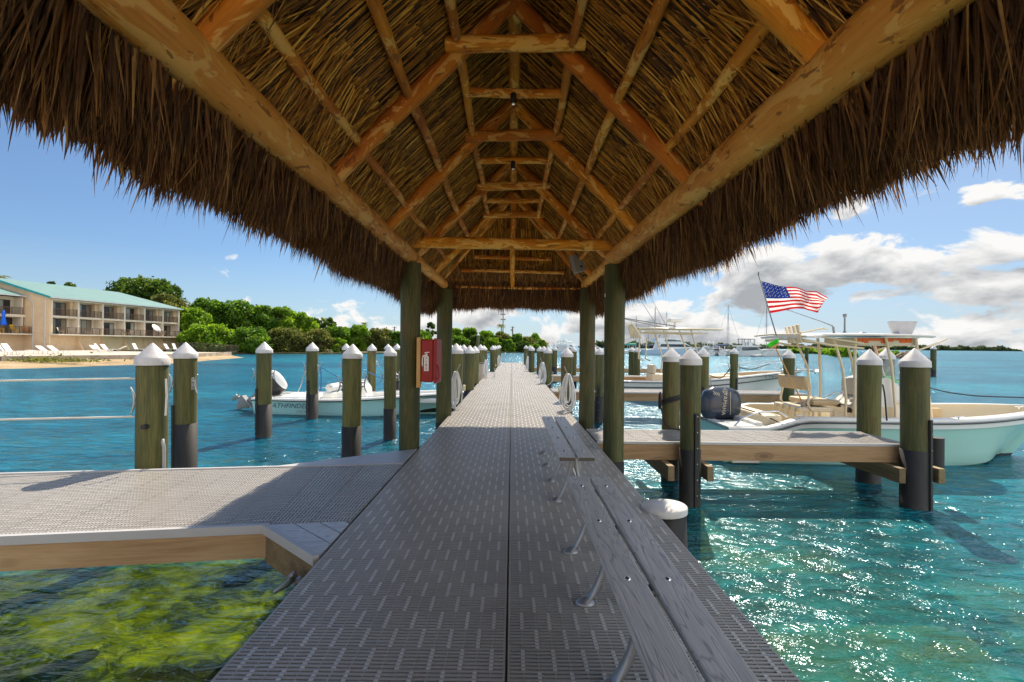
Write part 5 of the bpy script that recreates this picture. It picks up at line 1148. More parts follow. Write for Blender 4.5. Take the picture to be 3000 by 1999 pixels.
for s, y in ((-1, -.8), (1, .8)): m.tube([(2.8, y, tz+.1), (.3, y*1.2, tz+.55+.1*s), (-.9, y*1.3, tz+.80+.1*s)], [.03, .02, .012], 6)
for dx in (0, .45): m.tube([(2.45+dx*.9, .3, tz), (1.2+dx*1.2, .5, tz+2.0+dx*.3)], [.014, .006], 6)
m.tube([(2.1, -.2, tz), (2.1, -.2, tz+.95)], .018, 6); m.build('outrigger_poles', m_grey, wb)
m = MB()
for s in (-1, 1):
    tt = np.linspace(.62, .985, 14); m.tube([(X2(t, 1)+.1*(t > .97), s*max(b2(t)-.10, .04), sh2(t)+.42+.03*math.sin(t*9)) for t in tt], .016, 8)
    for t in (.63, .74, .84, .93): m.tube([(X2(t, 1)-.08, s*max(b2(t)-.12, .04), sh2(t)+.02), (X2(t, 1)+.03, s*max(b2(t)-.10, .04), sh2(t)+.43)], .013, 6)
m.build('bow_rail', m_chrome, wb)
m = MB(); m.bbox(8.3, 9.15, -.14, .14, 1.22, 1.28, .02); m.tube([(8.7, 0, 1.30), (9.3, 0, 1.24), (9.42, 0, 1.10)], .03, 8); m.loft([[(9.15+.28*a, -.20*a, 1.18), (9.3+.3*a, 0, 1.30), (9.15+.28*a, .20*a, 1.18)] for a in (0.0, .5, 1.0)]); m.build('anchor', m_galv, wb)
rope([P(2145, 1072, 19.2), P(2110, 1108, 19.8), P(2060, 1092, 20.3), P(2040, 1098, 20.4)], .02, 'mooring_line', 'dark mooring line looping from the white boat to the piling by its bow', m_ropek)
rope([P(2154, 1072, 19.2), P(2200, 1082, 20.5), P(2255, 1066, 22)], .02, 'mooring_line', 'dark line from the piling to the bow of the white boat', m_ropek)
# ---- the skiff on the left, bow to the right
sh3 = lambda t: .50+.22*ss(.3, 1, t)
sk = empty('skiff', (-8.0, 16.3, WZ), 'low pale blue open skiff with a tilted outboard, moored on the left', 'boat', rz=R(-4.5))
b3, X3 = hull(sk, 6.6, 2.2, sh3, m_aqua, rake=.8, floor=.22, cap=.22, full=.45, bowdeck=.88, liner=m_gel, boot=.06, keel=-.2)
text('lettering', 'PATHFINDER', .20, Matrix.Translation((.62, -1.125, .30)) @ Matrix.Rotation(R(-1.5), 4, 'Z') @ Matrix.Rotation(PI/2, 4, 'X'), paint('dark_blue_lettering', (.01, .05, .10), .4, .02), sk, .003, 'LEFT', .25, sx=1.12)
text('lettering', '2200 V', .09, Matrix.Translation((1.5, -1.125, .14)) @ Matrix.Rotation(R(-1.5), 4, 'Z') @ Matrix.Rotation(PI/2, 4, 'X'), m_grey, sk, .003, 'LEFT', .2, sx=1.2)
M3 = outboard(sk, .12, 0, .92, .98, m_dark, R(48), m_gel)
text('lettering', 'YAMAHA', .10, M3 @ frame((.1, -.238, -.20), (1, 0, 0), (0, 0, 1)), m_letter, sk, .003)
m = MB(); m.bbox(-.15, .10, -.242, -.234, -.30, -.26, .002, M=M3); m.build('red_flash', m_red, sk)
m = MB(); slab(m, [(2.9, .22), (2.95, .85), (3.0, 1.02), (3.15, 1.08), (3.35, .8), (3.45, .22)], -.30, .30); m.build('console', m_gel, sk)
m = MB(); m.add([(3.02, -.26, 1.06), (3.28, -.26, .95), (3.14, -.22, 1.34), (3.02, .26, 1.06), (3.28, .26, .95), (3.14, .22, 1.34)], [(0, 1, 2), (5, 4, 3), (1, 4, 5, 2)]); m.build('windshield', m_clear, sk)
m = MB(); m.tube([(2.2, -.35, .80), (2.2, .35, .80)], .13, 14); m.bbox(1.98, 2.32, -.38, .38, .22, .66, .05); m.build('cooler_seat', m_gel, sk)
m = MB()
for s in (-1, 1): m.tube([(1.95, s*.42, .22), (1.85, s*.42, .80), (2.3, s*.42, .84)], .016, 6)
m.build('seat_rail', m_chrome, sk)
m = MB()
for s in (-1, 1):
    m.tube([(x, s*(b3(x/6.6)-.06), sh3(x/6.6)+.045) for x in np.linspace(.7, 4.6, 12)], .011, 6)
    for x in np.linspace(.75, 4.5, 6): m.tube([(x, s*(b3(x/6.6)-.06), sh3(x/6.6)), (x, s*(b3(x/6.6)-.06), sh3(x/6.6)+.045)], .009, 6)
m.build('toe_rail', m_chrome, sk)
m = MB(); m.bbox(.35, 1.7, -.95, .95, .40, .50, .04); m.bbox(4.4, 5.9, -.62, .62, .40, .56, .05); m.build('casting_deck', m_gel, sk)
rope([P(942, 1077, 14.6), P(985, 1102, 15.2), P(1030, 1118, 15.6)], .014, 'mooring_line', 'blue mooring line from the piling to the skiff console', m_ropeb)
rope([P(940, 1078, 14.55), P(941, 1112, 14.5), P(940, 1146, 14.5)], .014, 'mooring_line', 'loose blue rope end hanging from the piling cleat', m_ropeb)
rope([P(1059, 1082, 17.0), P(1110, 1105, 16.3), P(1160, 1128, 15.8)], .014, 'mooring_line', 'blue line running over the skiff bow toward the roof post', m_ropeb)
rope([P(893, 1086, 14.6), P(883, 1125, 15.2), P(872, 1150, 15.6)], .014, 'mooring_line', 'white mooring line slanting down from the piling to the skiff stern', m_rope)
rope([P(896, 1090, 14.6), P(899, 1130, 14.9), P(898, 1158, 15.2)], .014, 'mooring_line', 'white mooring line hanging straight from the piling to the skiff side', m_rope)
# ================================================================== SHORE, BUILDING, TREES, MARINA
def _ground(name, stops, sc=.6, bs=.3):
    t = NT(name); p = t.n('NewGeometry').outputs['Position']; n = t.noise(p, sc, 6, .65, .3); return t.done(t.bsdf(t.ramp(n, stops), .9, n, bs, .05))
m_sand = _ground('beach_sand', [(.3, (.20, .13, .06)), (.5, (.33, .24, .13)), (.7, (.42, .33, .20))])
m_patio = _ground('patio_concrete', [(.3, (.42, .37, .31)), (.7, (.54, .49, .43))], 1.2); m_bounce_sand = _ground('pale_bounce_sand', [(.3, (.70, .52, .34)), (.7, (.84, .66, .46))], 1.2)  # second one: warm pale sand for the unseen bounce ground
m_wall_c = _ground('seawall_concrete', [(.3, (.22, .17, .12)), (.5, (.36, .30, .23)), (.7, (.46, .40, .33))], 1.0)
m_earth = _ground('earth', [(.35, (.035, .04, .015)), (.65, (.12, .11, .05))], .8)
m_rock = _ground('rock', [(.35, (.13, .09, .06)), (.65, (.38, .29, .20))], 1.6)
def polysheet(name, pts, mat, kind='structure'):
    m = MB(); m.add(pts, [tuple(range(len(pts)))]); o = m.build(name, mat); o['kind'] = kind; return o
Wl = [(-66, 22), (-45.3, 43.6), (-40.0, 52.7), (-39.8, 58.8), (-41.5, 72.4)]
m = MB(); up = [(x, y, -.10) for x, y in Wl]; dn_ = [(x+.02, y-.02, -.9) for x, y in Wl]
m.poly([(x, y) for x, y in Wl]+[(-60, 72.6), (-80, 100), (-130, 100), (-130, 22)], -1.6, -.10); o = m.build('patio', m_patio); o['kind'] = 'structure'
e = empty('seawall', (-42, 50, -.9), 'low concrete seawall edging the patio above the sand', 'wall')
m = MB()
for i in range(len(Wl)-1):
    a = Vector((*Wl[i], 0)); b = Vector((*Wl[i+1], 0)); d = (b-a).normalized(); n_ = Vector((d.y, -d.x, 0)); L_ = (b-a).length; k = max(1, int(L_/3)); 
    for j in range(k):
        p = a+d*(L_*j/k+.01); q = a+d*(L_*(j+1)/k-.01); m.poly([p[:2], (p+n_*.28)[:2], (q+n_*.28)[:2], q[:2]], -1.0, -.06+.01*(j % 2), rnd=j*.3)
m.build('wall_blocks', m_wall_c, e)
# sloping sand in front of the seawall, running under the water
V = []; off = [0, 2.2, 5.5, 9.0, 15]; zz = [-.45, -.62, -.80, -.93, -1.9]; wsc = [1.5, 1.25, .85, .45, .3]
for i, (x, y) in enumerate(Wl):
    j = min(i, len(Wl)-2); d = Vector((Wl[j+1][0]-Wl[j][0], Wl[j+1][1]-Wl[j][1], 0)).normalized(); n_ = Vector((d.y, -d.x, 0))
    for o_, z in zip(off, zz): V.append((x+n_.x*o_*wsc[i], y+n_.y*o_*wsc[i], z))
m = MB(); m.add(V, [(i*5+j, i*5+j+1, (i+1)*5+j+1, (i+1)*5+j) for i in range(len(Wl)-1) for j in range(4)], None, .5, True); o = m.build('beach_sand', m_sand); o['kind'] = 'structure'
SHO = [(-41.5, 72.6), (-54, 92), (-50, 97), (-37, 100), (-24.5, 118), (-9, 131), (11, 160), (19, 210), (10, 420), (-420, 420), (-420, 100.2), (-80, 100.2)]
m = MB(); m.poly(SHO, -2, -.55); o = m.build('land', m_earth); o['kind'] = 'structure'
# unseen sand slope added behind the viewer to bounce warm sunlight under the roof
m = MB(); g = [(x, y) for x in (-60, -20, -5, 5, 20, 60) for y in (-90, -40, -15, -6.5, -4.0)]
m.add([(x, y, {-90: 6, -40: 5, -15: 1.8, -6.5: -.03, -4.0: -1.2}[y]) for x, y in g], [(i*5+j, i*5+j+1, (i+1)*5+j+1, (i+1)*5+j) for i in range(5) for j in range(4)]); o = m.build('bounce_ground', m_bounce_sand); o['kind'] = 'structure'
for p_ in o.data.polygons: pass
# weeds on the sand
def leafcloud(n, cen, size, rnd, up=.0):
    d = norm(RNG.normal(0, 1, (n, 3))); a = norm(np.cross(d, RNG.normal(0, 1, (n, 3)))); b = np.cross(d, a); s = size[:, None]
    q = np.stack([cen-a*s-b*s*.55, cen+a*s-b*s*.55, cen+a*s*.8+b*s*.6, cen-a*s*.8+b*s*.6], 1)
    return q.reshape(-1, 3), (np.arange(n*4).reshape(-1, 4)), np.repeat(rnd, 4)
def _fol(name, stops, tr_=.55):
    t = NT(name); r = t.attr('rnd', True); oi = t.n('ObjectInfo').outputs['Random']; f = t.math('ADD', r, t.math('MULTIPLY', t.math('SUBTRACT', oi, .5), .12)); c = t.ramp(f, stops)
    d = t.bsdf(c, .55); tl = t.n('BsdfTranslucent', {'Color': c}).outputs[0]; return t.done(t.n('MixShader', {0: tr_, 1: d, 2: tl}).outputs[0])
FOL = {
 'dark': _fol('dark_foliage', [(.1, (.022, .060, .006)), (.5, (.065, .14, .012)), (.9, (.26, .34, .02))]),
 'mid': _fol('mid_foliage', [(.1, (.035, .10, .006)), (.5, (.115, .25, .012)), (.9, (.30, .44, .025))]),
 'bright': _fol('bright_foliage', [(.1, (.07, .17, .006)), (.5, (.22, .39, .012)), (.9, (.46, .58, .035))]),
 'olive': _fol('olive_foliage', [(.1, (.06, .075, .012)), (.5, (.16, .18, .03)), (.9, (.30, .30, .06))]),
 'far': _fol('far_foliage', [(.1, (.045, .075, .03)), (.9, (.13, .17, .06))])}
m_bark = paint('bark', (.12, .09, .06), .85, .3, 3)
def tree(px, ytop, Y, wpx, label, tone, base=-.6, nb=20, lf=130, leaf=.26, low=.05, name='tree', group=None, loose=0.0):
    X = P(px, 1000, Y).x; zt = P(px, ytop, Y).z; Wd = wpx/F*Y*1.12; e = empty(name, (X, Y, base), label, 'tree', group); rg = random.Random(int(px*7+Y)); Hh = zt-base
    m = MB(); blobs = []
    nb = int(nb*1.5)
    for i in range(nb*2):
        if len(blobs) >= nb: break
        u = rg.random(); a = rg.uniform(0, 2*PI); zc = base+Hh*(low+(0.93-low)*u**.8); k = (zc-base)/Hh; prof = math.sqrt(max(.05, 1-max(0, (k-.38)/.62)**2.4)) ; rad = Wd/2*prof*rg.uniform(.35, .80); r = Wd*rg.uniform(.08, .20)*(1.05-.35*k); r = min(r, Hh*.3)
        zc = min(zc, zt-r*.9); blobs.append((X+rad*math.cos(a), Y+rad*math.sin(a)*.8, zc, r))
    blobs.append((X+rg.uniform(-.1, .1)*Wd, Y, zt-Wd*.13, Wd*.14))
    for (bx, by, bz, r) in blobs:
        n = int(lf*(.7+.6*rg.random())); d = norm(RNG.normal(0, 1, (n, 3))); rr = r*(1-RNG.exponential(.20, n).clip(0, .7)+(loose+.22)*RNG.normal(0, .35, n)); bump = 1+.16*np.sin(d[:, 0]*7+bx)*np.sin(d[:, 2]*6+by)
        c = np.array([bx, by, bz])+d*(rr*bump)[:, None]*np.array([1, 1, .82]); c[:, 2] = np.maximum(c[:, 2], base+.1)
        v, f, r_ = leafcloud(n, c, RNG.uniform(.6, 1.25, n)*leaf, np.clip(rg.uniform(.25, .6)+RNG.normal(0, .16, n), 0, 1)); m.add(v, f, None, r_)
    m.build('crown', FOL[tone], e)
    m = MB(); m.tube([(X, Y, base-.2), (X+.1, Y, base+Hh*.25), (X-.1, Y+.1, base+Hh*.6)], [Wd*.03+.08, Wd*.024+.05, .06], 7)
    for (bx, by, bz, r) in blobs[::3]: m.tube([(X, Y, base+Hh*.2), ((X+bx)/2, (Y+by)/2, (base+Hh*.2+bz)/2+.3), (bx, by, bz)], [.10, .07, .03], 5)
    m.build('trunk', m_bark, e); return e
tree(420, 815, 118, 240, 'biggest dark broad tree rising behind the turquoise roof', 'dark', nb=60, lf=260, leaf=.30, low=.3)
tree(325, 845, 116, 110, 'dark tree at the left shoulder of the biggest tree behind the roof', 'dark', nb=26, lf=200, leaf=.28, low=.3)
tree(484, 858, 106, 128, 'olive green tree top at the right end of the turquoise roof', 'olive', nb=30, lf=200, leaf=.25, low=.2)
tree(145, 824, 126, 54, 'small dark round tree crown peeking over the roof, left one', 'dark', nb=12, lf=170, leaf=.25, low=.5)
tree(201, 826, 124, 58, 'small dark round tree crown peeking over the roof, right one', 'dark', nb=14, lf=170, leaf=.25, low=.5)
tree(556, 900, 100, 110, 'bright green tree just right of the building end', 'bright', nb=34, lf=190, leaf=.25)
tree(610, 874, 110, 140, 'tall mid green tree behind the bright one beside the building', 'mid', nb=40, lf=200, leaf=.28)
tree(688, 876, 112, 130, 'tall mid green tree at the top of the slope of trees', 'mid', nb=40, lf=200, leaf=.28)
tree(762, 893, 114, 110, 'mid green tree on the falling tree line, second from the top', 'mid', nb=34, lf=190, leaf=.27)
tree(826, 899, 116, 105, 'yellow green tree high on the falling tree line', 'bright', nb=34, lf=190, leaf=.27)
tree(885, 914, 119, 100, 'bright yellow green tree at the end of the high tree line', 'bright', nb=30, lf=190, leaf=.27)
tree(612, 948, 95, 135, 'round glossy leaved bush with pale leaves beside the chain fence', 'bright', nb=26, lf=210, leaf=.24)
tree(730, 960, 97, 112, 'feathery green mangrove bush at the shore beyond the cleated piling', 'mid', nb=26, lf=210, leaf=.20, loose=.3)
tree(660, 985, 100, 60, 'grey green low shrub between the glossy bush and the feathery one', 'olive', nb=10, lf=160, leaf=.18, loose=.4)
tree(838, 962, 104, 122, 'olive loose shrub at the shore, left of two alike', 'olive', nb=28, lf=190, leaf=.20, loose=.4)
tree(935, 964, 106, 98, 'olive loose shrub at the shore, right of two alike', 'olive', nb=24, lf=190, leaf=.20, loose=.4)
tree(992, 990, 106, 48, 'small bright green mangrove by the water between the pilings', 'bright', nb=10, lf=160, leaf=.19)
tree(1000, 958, 126, 100, 'mid green mangrove behind the small bright one', 'mid', nb=26, lf=160, leaf=.26)
tree(1052, 952, 128, 70, 'bright green mangrove under the small palm', 'bright', nb=22, lf=160, leaf=.26)
tree(1112, 962, 130, 100, 'olive green mangrove left of the roof posts', 'olive', nb=26, lf=160, leaf=.26, loose=.2)
tree(1165, 972, 131, 70, 'low green mangrove partly behind the left roof post', 'mid', nb=18, lf=160, leaf=.26)
tree(950, 930, 135, 90, 'dark tree filling the gap in the falling tree line', 'dark', nb=22, lf=150, leaf=.28)
tree(1232, 966, 140, 60, 'green mangrove seen between the two left roof posts', 'bright', nb=18, lf=150, leaf=.28)
tree(1262, 944, 170, 34, 'dark distant tree crown between the two left roof posts', 'dark', nb=16, lf=160, leaf=.3, low=.1)
for i, (px, yt, Y, wp, tn, lb) in enumerate(((1325, 962, 148, 70, 'bright', 'bright mangrove just right of the left roof posts'), (1375, 960, 150, 70, 'mid', 'mangrove with ragged top left of the tall palm'), (1420, 968, 150, 60, 'bright', 'mangrove left of the tall palm trunk'), (1465, 972, 152, 60, 'olive', 'olive mangrove under the tall palm'), (1508, 978, 155, 62, 'mid', 'mangrove below the utility pole'), (1545, 987, 158, 55, 'olive', 'low mangrove right of the utility pole'), (1580, 996, 162, 44, 'mid', 'last low mangrove beside the brown roof'))):
    tree(px, yt, Y, wp, lb, tn, nb=24, lf=150, leaf=.28, low=.02, name='mangrove')
    tree(px+22, yt+22, Y-6, wp*.75, ['bright', 'ragged', 'leafy', 'olive', 'dark', 'low', 'last'][i]+' mangrove bush at the water edge, '+['first', 'second', 'third', 'fourth', 'fifth', 'sixth', 'seventh'][i]+' right of the left roof posts', ['mid', 'dark', 'bright', 'mid', 'dark', 'mid', 'dark'][i], nb=14, lf=120, leaf=.26, low=.02, name='mangrove')
def palm(px, ytop, Y, wpx, ybase, label):
    c = P(px, ytop+wpx*.25, Y); R_ = wpx/2/F*Y; e = empty('palm_tree', (c.x, Y, -.5), label, 'palm'); m = MB(); m.tube([(c.x+.3, Y, -.5), (c.x+.1, Y, c.z*.5), (c.x, Y, c.z)], [.22, .17, .13], 8); m.build('trunk', m_bark, e)
    m = MB(); rg = random.Random(int(px))
    for k in range(18):
        g = k*2.4; el = rg.uniform(-.5, 1.0); pts = []
        for i in range(9):
            t = i/8; r = R_*1.15*t*math.cos(el*.6); z = R_*(math.sin(el)*t*.9-.75*t*t); pts.append(Vector((c.x+r*math.cos(g), c.y+r*math.sin(g), c.z+z)))
        for i in range(1, 9):
            d = (pts[i]-pts[i-1]).normalized(); s_ = d.cross(Vector((0, 0, 1))).normalized(); l = R_*.30*math.sin(PI*(i+.5)/10)
            for sg in (-1, 1):
                for q in (0, .5):
                    a = pts[i-1].lerp(pts[i], q); m.add([a, a+d*R_*.07, a+s_*sg*l+d*l*.3-Vector((0, 0, l*.5))], [(0, 1, 2)], None, rg.uniform(.3, .8))
    m.build('fronds', FOL['olive'], e)
palm(1468.6, 944, 158, 27, 975, 'tall palm rising above the mangroves in front of the antenna tower')
palm(1067.5, 941, 132, 24, 965, 'small palm above the mangroves left of the roof posts')
palm(-5, 796, 95, 60, 850, 'palm fronds at the left photo edge above the turquoise roof')
m = MB(); n = 900; c = np.stack([RNG.normal(0, 2.2, n)-42.2+.3, RNG.normal(0, .5, n)+44.4, -.50+RNG.exponential(.12, n)], 1); v, f, r_ = leafcloud(n, c, RNG.uniform(.05, .12, n), RNG.uniform(.3, .9, n)); m.add(v, f, None, r_); o = m.build('weeds', FOL['olive']); tag(o, 'yellow green weeds growing on the sand below the seawall', 'weeds', kind='stuff')
def band(name, label, pts, h0, h1, depth, n, leaf, tone):
    """an uneven belt of foliage along a line of (X, Y); one mass nobody could count"""
    m = MB(); seg = len(pts)-1; t = RNG.uniform(0, seg, n); i = t.astype(int); f = t-i; A = np.array(pts, float); c = A[i]*(1-f)[:, None]+A[i+1]*f[:, None]; L_ = np.linalg.norm(A[0]-A[-1]); s = t/seg*L_
    env = (.62+.20*np.sin(s/h1*1.3)+.12*np.sin(s/h1*3.7+1)+.10*np.sin(s/h1*8.1+2))*np.minimum(1, np.minimum(t, seg-t)/seg*14+.15)
    k = RNG.beta(1.6, 1, n); z = h0+(h1-h0)*env*k; cc = np.stack([c[:, 0], c[:, 1]+RNG.uniform(0, depth, n)*k, z], 1); v, fa, r_ = leafcloud(n, cc, RNG.uniform(.5, 1.2, n)*leaf, np.clip(.42+.16*np.sin(s/h1*2.2)+RNG.normal(0, .15, n), 0, 1)); m.add(v, fa, None, r_)
    o = m.build(name, FOL[tone]); return tag(o, label, 'mangroves', kind='stuff')
band('mangrove_wood', 'dense mid green wood closing the gaps behind the shore trees on the left', [tuple(P(545, 1000, 124)[:2]), tuple(P(720, 1000, 124)[:2]), tuple(P(905, 1000, 126)[:2])], -.5, 11.5, 5, 14000, .34, 'mid')
band('mangrove_wood', 'dense green mangrove wood in the middle distance left of the roof posts', [tuple(P(880, 1000, 140)[:2]), tuple(P(1080, 1000, 142)[:2]), tuple(P(1270, 1000, 150)[:2])], -.5, 6.8, 5, 9000, .34, 'mid')
band('mangrove_wood', 'dense green mangrove wood between the left roof posts and the brown house', [tuple(P(1290, 1000, 165)[:2]), tuple(P(1450, 1000, 166)[:2]), tuple(P(1600, 1000, 170)[:2])], -.5, 6.0, 5, 9000, .36, 'bright')
band('mangrove_belt', 'low green mangrove strip in front of the far shore on the right', [tuple(P(2318, 1000, 208)[:2]), tuple(P(2400, 1000, 200)[:2]), tuple(P(2460, 1000, 165)[:2])], -.8, 1.7, 6, 5000, .35, 'bright')
band('mangrove_belt', 'taller green mangrove clump seen under the cream T-top', [tuple(P(2452, 1000, 130)[:2]), tuple(P(2516, 1000, 132)[:2])], -.8, 2.0, 4, 3500, .25, 'bright')
band('mangrove_belt', 'small green mangrove clump behind the rock pile', [tuple(P(2566, 1000, 140)[:2]), tuple(P(2638, 1000, 142)[:2])], -.8, 1.6, 4, 2200, .28, 'bright')
band('mangrove_shore', 'long far mangrove shore on the horizon at the right', [tuple(P(2260, 1000, 1300)[:2]), tuple(P(2640, 1000, 1350)[:2]), tuple(P(2996, 1000, 1500)[:2])], -.8, 15, 20, 16000, 2.6, 'far')
band('mangrove_shore', 'distant green shore behind the marina masts', [tuple(P(1700, 1000, 600)[:2]), tuple(P(2000, 1000, 620)[:2]), tuple(P(2270, 1000, 900)[:2])], -.8, 8.5, 20, 9000, 1.6, 'far')
m = MB(); rg = random.Random(2)
for i in range(420):
    t = rg.random(); c = P(2620+100*t, 1000, 119+rg.uniform(-2, 4)); hh = (1-abs(2*t-.9)**2)*1.15; z = -.9+max(.1, hh)*1.5*rg.random(); r = rg.uniform(.18, .48)
    bm = bmesh.new(); bmesh.ops.create_icosphere(bm, subdivisions=1, radius=r); bm.verts.index_update(); v = np.array([q.co[:] for q in bm.verts])*np.array([rg.uniform(.7, 1.4), 1, rg.uniform(.5, .9)])*RNG.uniform(.8, 1.2, (len(bm.verts), 1)); f = [tuple(q.index for q in g_.verts) for g_ in bm.faces]; bm.free(); m.add(v+np.array([c.x, c.y, z]), f, None, .5)
o = m.build('rock_pile', m_rock); tag(o, 'low pile of tan rocks in the water behind the outer pilings', 'rocks', kind='stuff')
e = empty('channel_marker', P(2565, 1048, 100), 'red and black channel marker post seen under the T-top', 'marker'); c = P(2565, 1040, 100)
m = MB(); m.tube([(c.x, c.y, -1.5), (c.x, c.y, .3)], .5, 12); m.build('post', m_dark, e); m = MB(); m.tube([(c.x, c.y, .3), (c.x, c.y, 1.9)], .62, 12); m.build('marker_band', m_red, e)
# ---- the building
m_stuc = _ground('cream_stucco', [(.35, (.60, .44, .27)), (.65, (.70, .53, .34))], .5, .1)
m_stuw = _ground('pale_stucco', [(.35, (.62, .54, .42)), (.65, (.70, .62, .50))], .7, .1)
m_roof = paint('turquoise_roof', (.15, .27, .255), .5, .12, .5); m_fascia = paint('teal_fascia', (.01, .28, .30), .5)
m_rail = paint('brown_railing', (.12, .075, .05), .5); m_frm = paint('dark_window_frame', (.02, .018, .018), .4)
def _pane():
    t = NT('curtained_glass'); r = t.attr('rnd', True); p = t.n('NewGeometry').outputs['Position']; wv = t.noise(t.mapv(p, (6, 6, .1)), 1.0, 2, .5); c = t.ramp(r, [(0., (.015, .015, .02)), (.35, (.04, .035, .035)), (.6, (.20, .17, .12)), (1., (.34, .38, .36))]); c = t.n('HueSaturation', {'Color': c, 'Value': t.math('MULTIPLY_ADD', wv, 1.2, .4)}).outputs[0]; return t.done(t.bsdf(c, .12))
m_pane = _pane()
bx = Vector((2.7, 24, 0)).normalized(); by = Vector((-bx.y, bx.x, 0)); BM = Matrix(((bx.x, by.x, 0, -67.7), (bx.y, by.y, 0, 72), (0, 0, 1, 0), (0, 0, 0, 1)))
bd = empty('apartment_building', (-67.7, 72, -.1), 'cream two-storey waterfront building with turquoise roof, balconies and sliding doors', 'building')
Lb = bx.length*24.15
def wingroof(x0, x1, ye, xr, hipe, yr=9.6, ze=7.78, zr_=10.7):
    m = MB(); yb = yr*2-ye; T_ = .16; p = [(x0, ye, ze), (x1, ye, ze), (xr, yr, zr_), (x0, yr, zr_), (x0, yb, ze), (x1, yb, ze)]; q = [(a, b, c-T_) for a, b, c in p]
    m.add(p+q, [(0, 1, 2, 3), (3, 2, 5, 4), (1, 5, 2), (9, 8, 7, 6), (10, 11, 8, 9), (8, 11, 7), (0, 6, 7, 1), (1, 7, 11, 5), (4, 5, 11, 10)]); return m
m = wingroof(-.35, 24.6, -.55, 20.8, True); m.v = [tr(BM, v) for v in m.v]; rf = m.build('roof', m_roof, bd)
m = MB(); m.add([(-.36, -.56, 7.80), (-.36, 9.6, 10.72), (-.36, 9.6, 10.42), (-.36, -.56, 7.50), (-.28, -.56, 7.80), (-.28, 9.6, 10.72), (-.28, 9.6, 10.42), (-.28, -.56, 7.50)], [(0, 1, 2, 3), (7, 6, 5, 4), (0, 4, 5, 1), (2, 6, 7, 3), (0, 3, 7, 4)]); m.v = [tr(BM, v) for v in m.v]; m.build('roof_edge', m_fascia, rf)
m = wingroof(-30, -.37, 3.4, -.37, False, yr=12.5, ze=7.9, zr_=10.4); m.v = [tr(BM, v) for v in m.v]; rf2 = m.build('roof', m_roof, bd)
def bbx(name, mat, *boxes, parent=bd):
    m = MB()
    for q in boxes: m.box(*q, M=BM)
    return m.build(name, mat, parent)
bbx('gutter', m_white, (-.3, 24.6, -.66, -.56, 7.60, 7.74)); bbx('gutter', m_white, (-20, -.38, 3.28, 3.38, 7.72, 7.86))
m = MB(); m.add([(0, 0, -.1), (0, 18, -.1), (0, 18, 7.6), (0, 9.6, 10.5), (0, 0, 7.62), (.25, 0, -.1), (.25, 18, -.1), (.25, 18, 7.6), (.25, 9.6, 10.5), (.25, 0, 7.62)], [(0, 4, 3, 2, 1), (5, 6, 7, 8, 9), (0, 5, 9, 4), (4, 9, 8, 3)]); m.v = [tr(BM, v) for v in m.v]; m.build('wall', m_stuc, bd)
bbx('base_wall', m_stuc, (.26, 24.1, .25, .5, -.1, 2.15)); bbx('back_wall', m_stuw, (.26, 24.1, 1.45, 1.7, 2.35, 7.6)); bbx('end_wall', m_stuw, (24.11, 24.3, 0, 18, -.1, 7.6))
bbx('base_wall', m_stuc, (-30, -.01, 4.3, 4.6, -.1, 2.15)); bbx('back_wall', m_stuw, (-30, -.01, 5.4, 5.7, 2.35, 7.7))
bbx('terrace_slab', m_stuw, (.1, 25.6, -1.45, 1.44, 2.16, 2.34)); bbx('terrace_slab', m_stuw, (-30, .9, 2.7, 3.99, 2.16, 2.34), (-30, -.02, 3.991, 5.39, 2.16, 2.34))
bbx('floor_slab', m_stuw, (.26, 24.1, -.02, 1.44, 4.78, 5.08)); bbx('eave_beam', m_stuw, (.26, 24.1, .0, 1.44, 7.35, 7.58)); bbx('floor_slab', m_stuw, (-30, -.02, 3.9, 5.39, 4.72, 5.1))
def door(x0, x1, y, z0, z1, k):
    f = bbx('sliding_door', m_frm, (x0, x1, y-.05, y+.02, z0, z1)); m = MB(); n = 4; rg = random.Random(k)
    for i in range(n):
        a = x0+.08+(x1-x0-.12)*i/n; b = x0+.08+(x1-x0-.12)*(i+1)/n-.09; m.box(a, b, y-.066, y-.052, z0+.08, z1-.08, rnd=rg.choice([.1, .3, .62, .75, .95]), M=BM)
    m.build('glass_panels', m_pane, f)
def railing(x0, x1, y, z, ends=False, yback=None):
    m = MB(); m.box(x0, x1, y-.03, y+.03, z+.98, z+1.04, M=BM); m.box(x0, x1, y-.02, y+.02, z+.10, z+.14, M=BM)
    for x in np.arange(x0, x1, .14): m.box(x, x+.028, y-.012, y+.012, z+.14, z+.98, M=BM)
    for x in np.linspace(x0, x1-.06, max(2, round((x1-x0)/1.3)+1)): m.box(x, x+.06, y-.04, y+.04, z-.12, z+1.0, M=BM)
    if yback is not None:
        m.box(x1-.05, x1, y, yback, z+.98, z+1.04, M=BM)
        for q in np.arange(y, yback, .14): m.box(x1-.03, x1-.01, q, q+.03, z, z+.98, M=BM)
    m.build('balcony_railing', m_rail, bd)
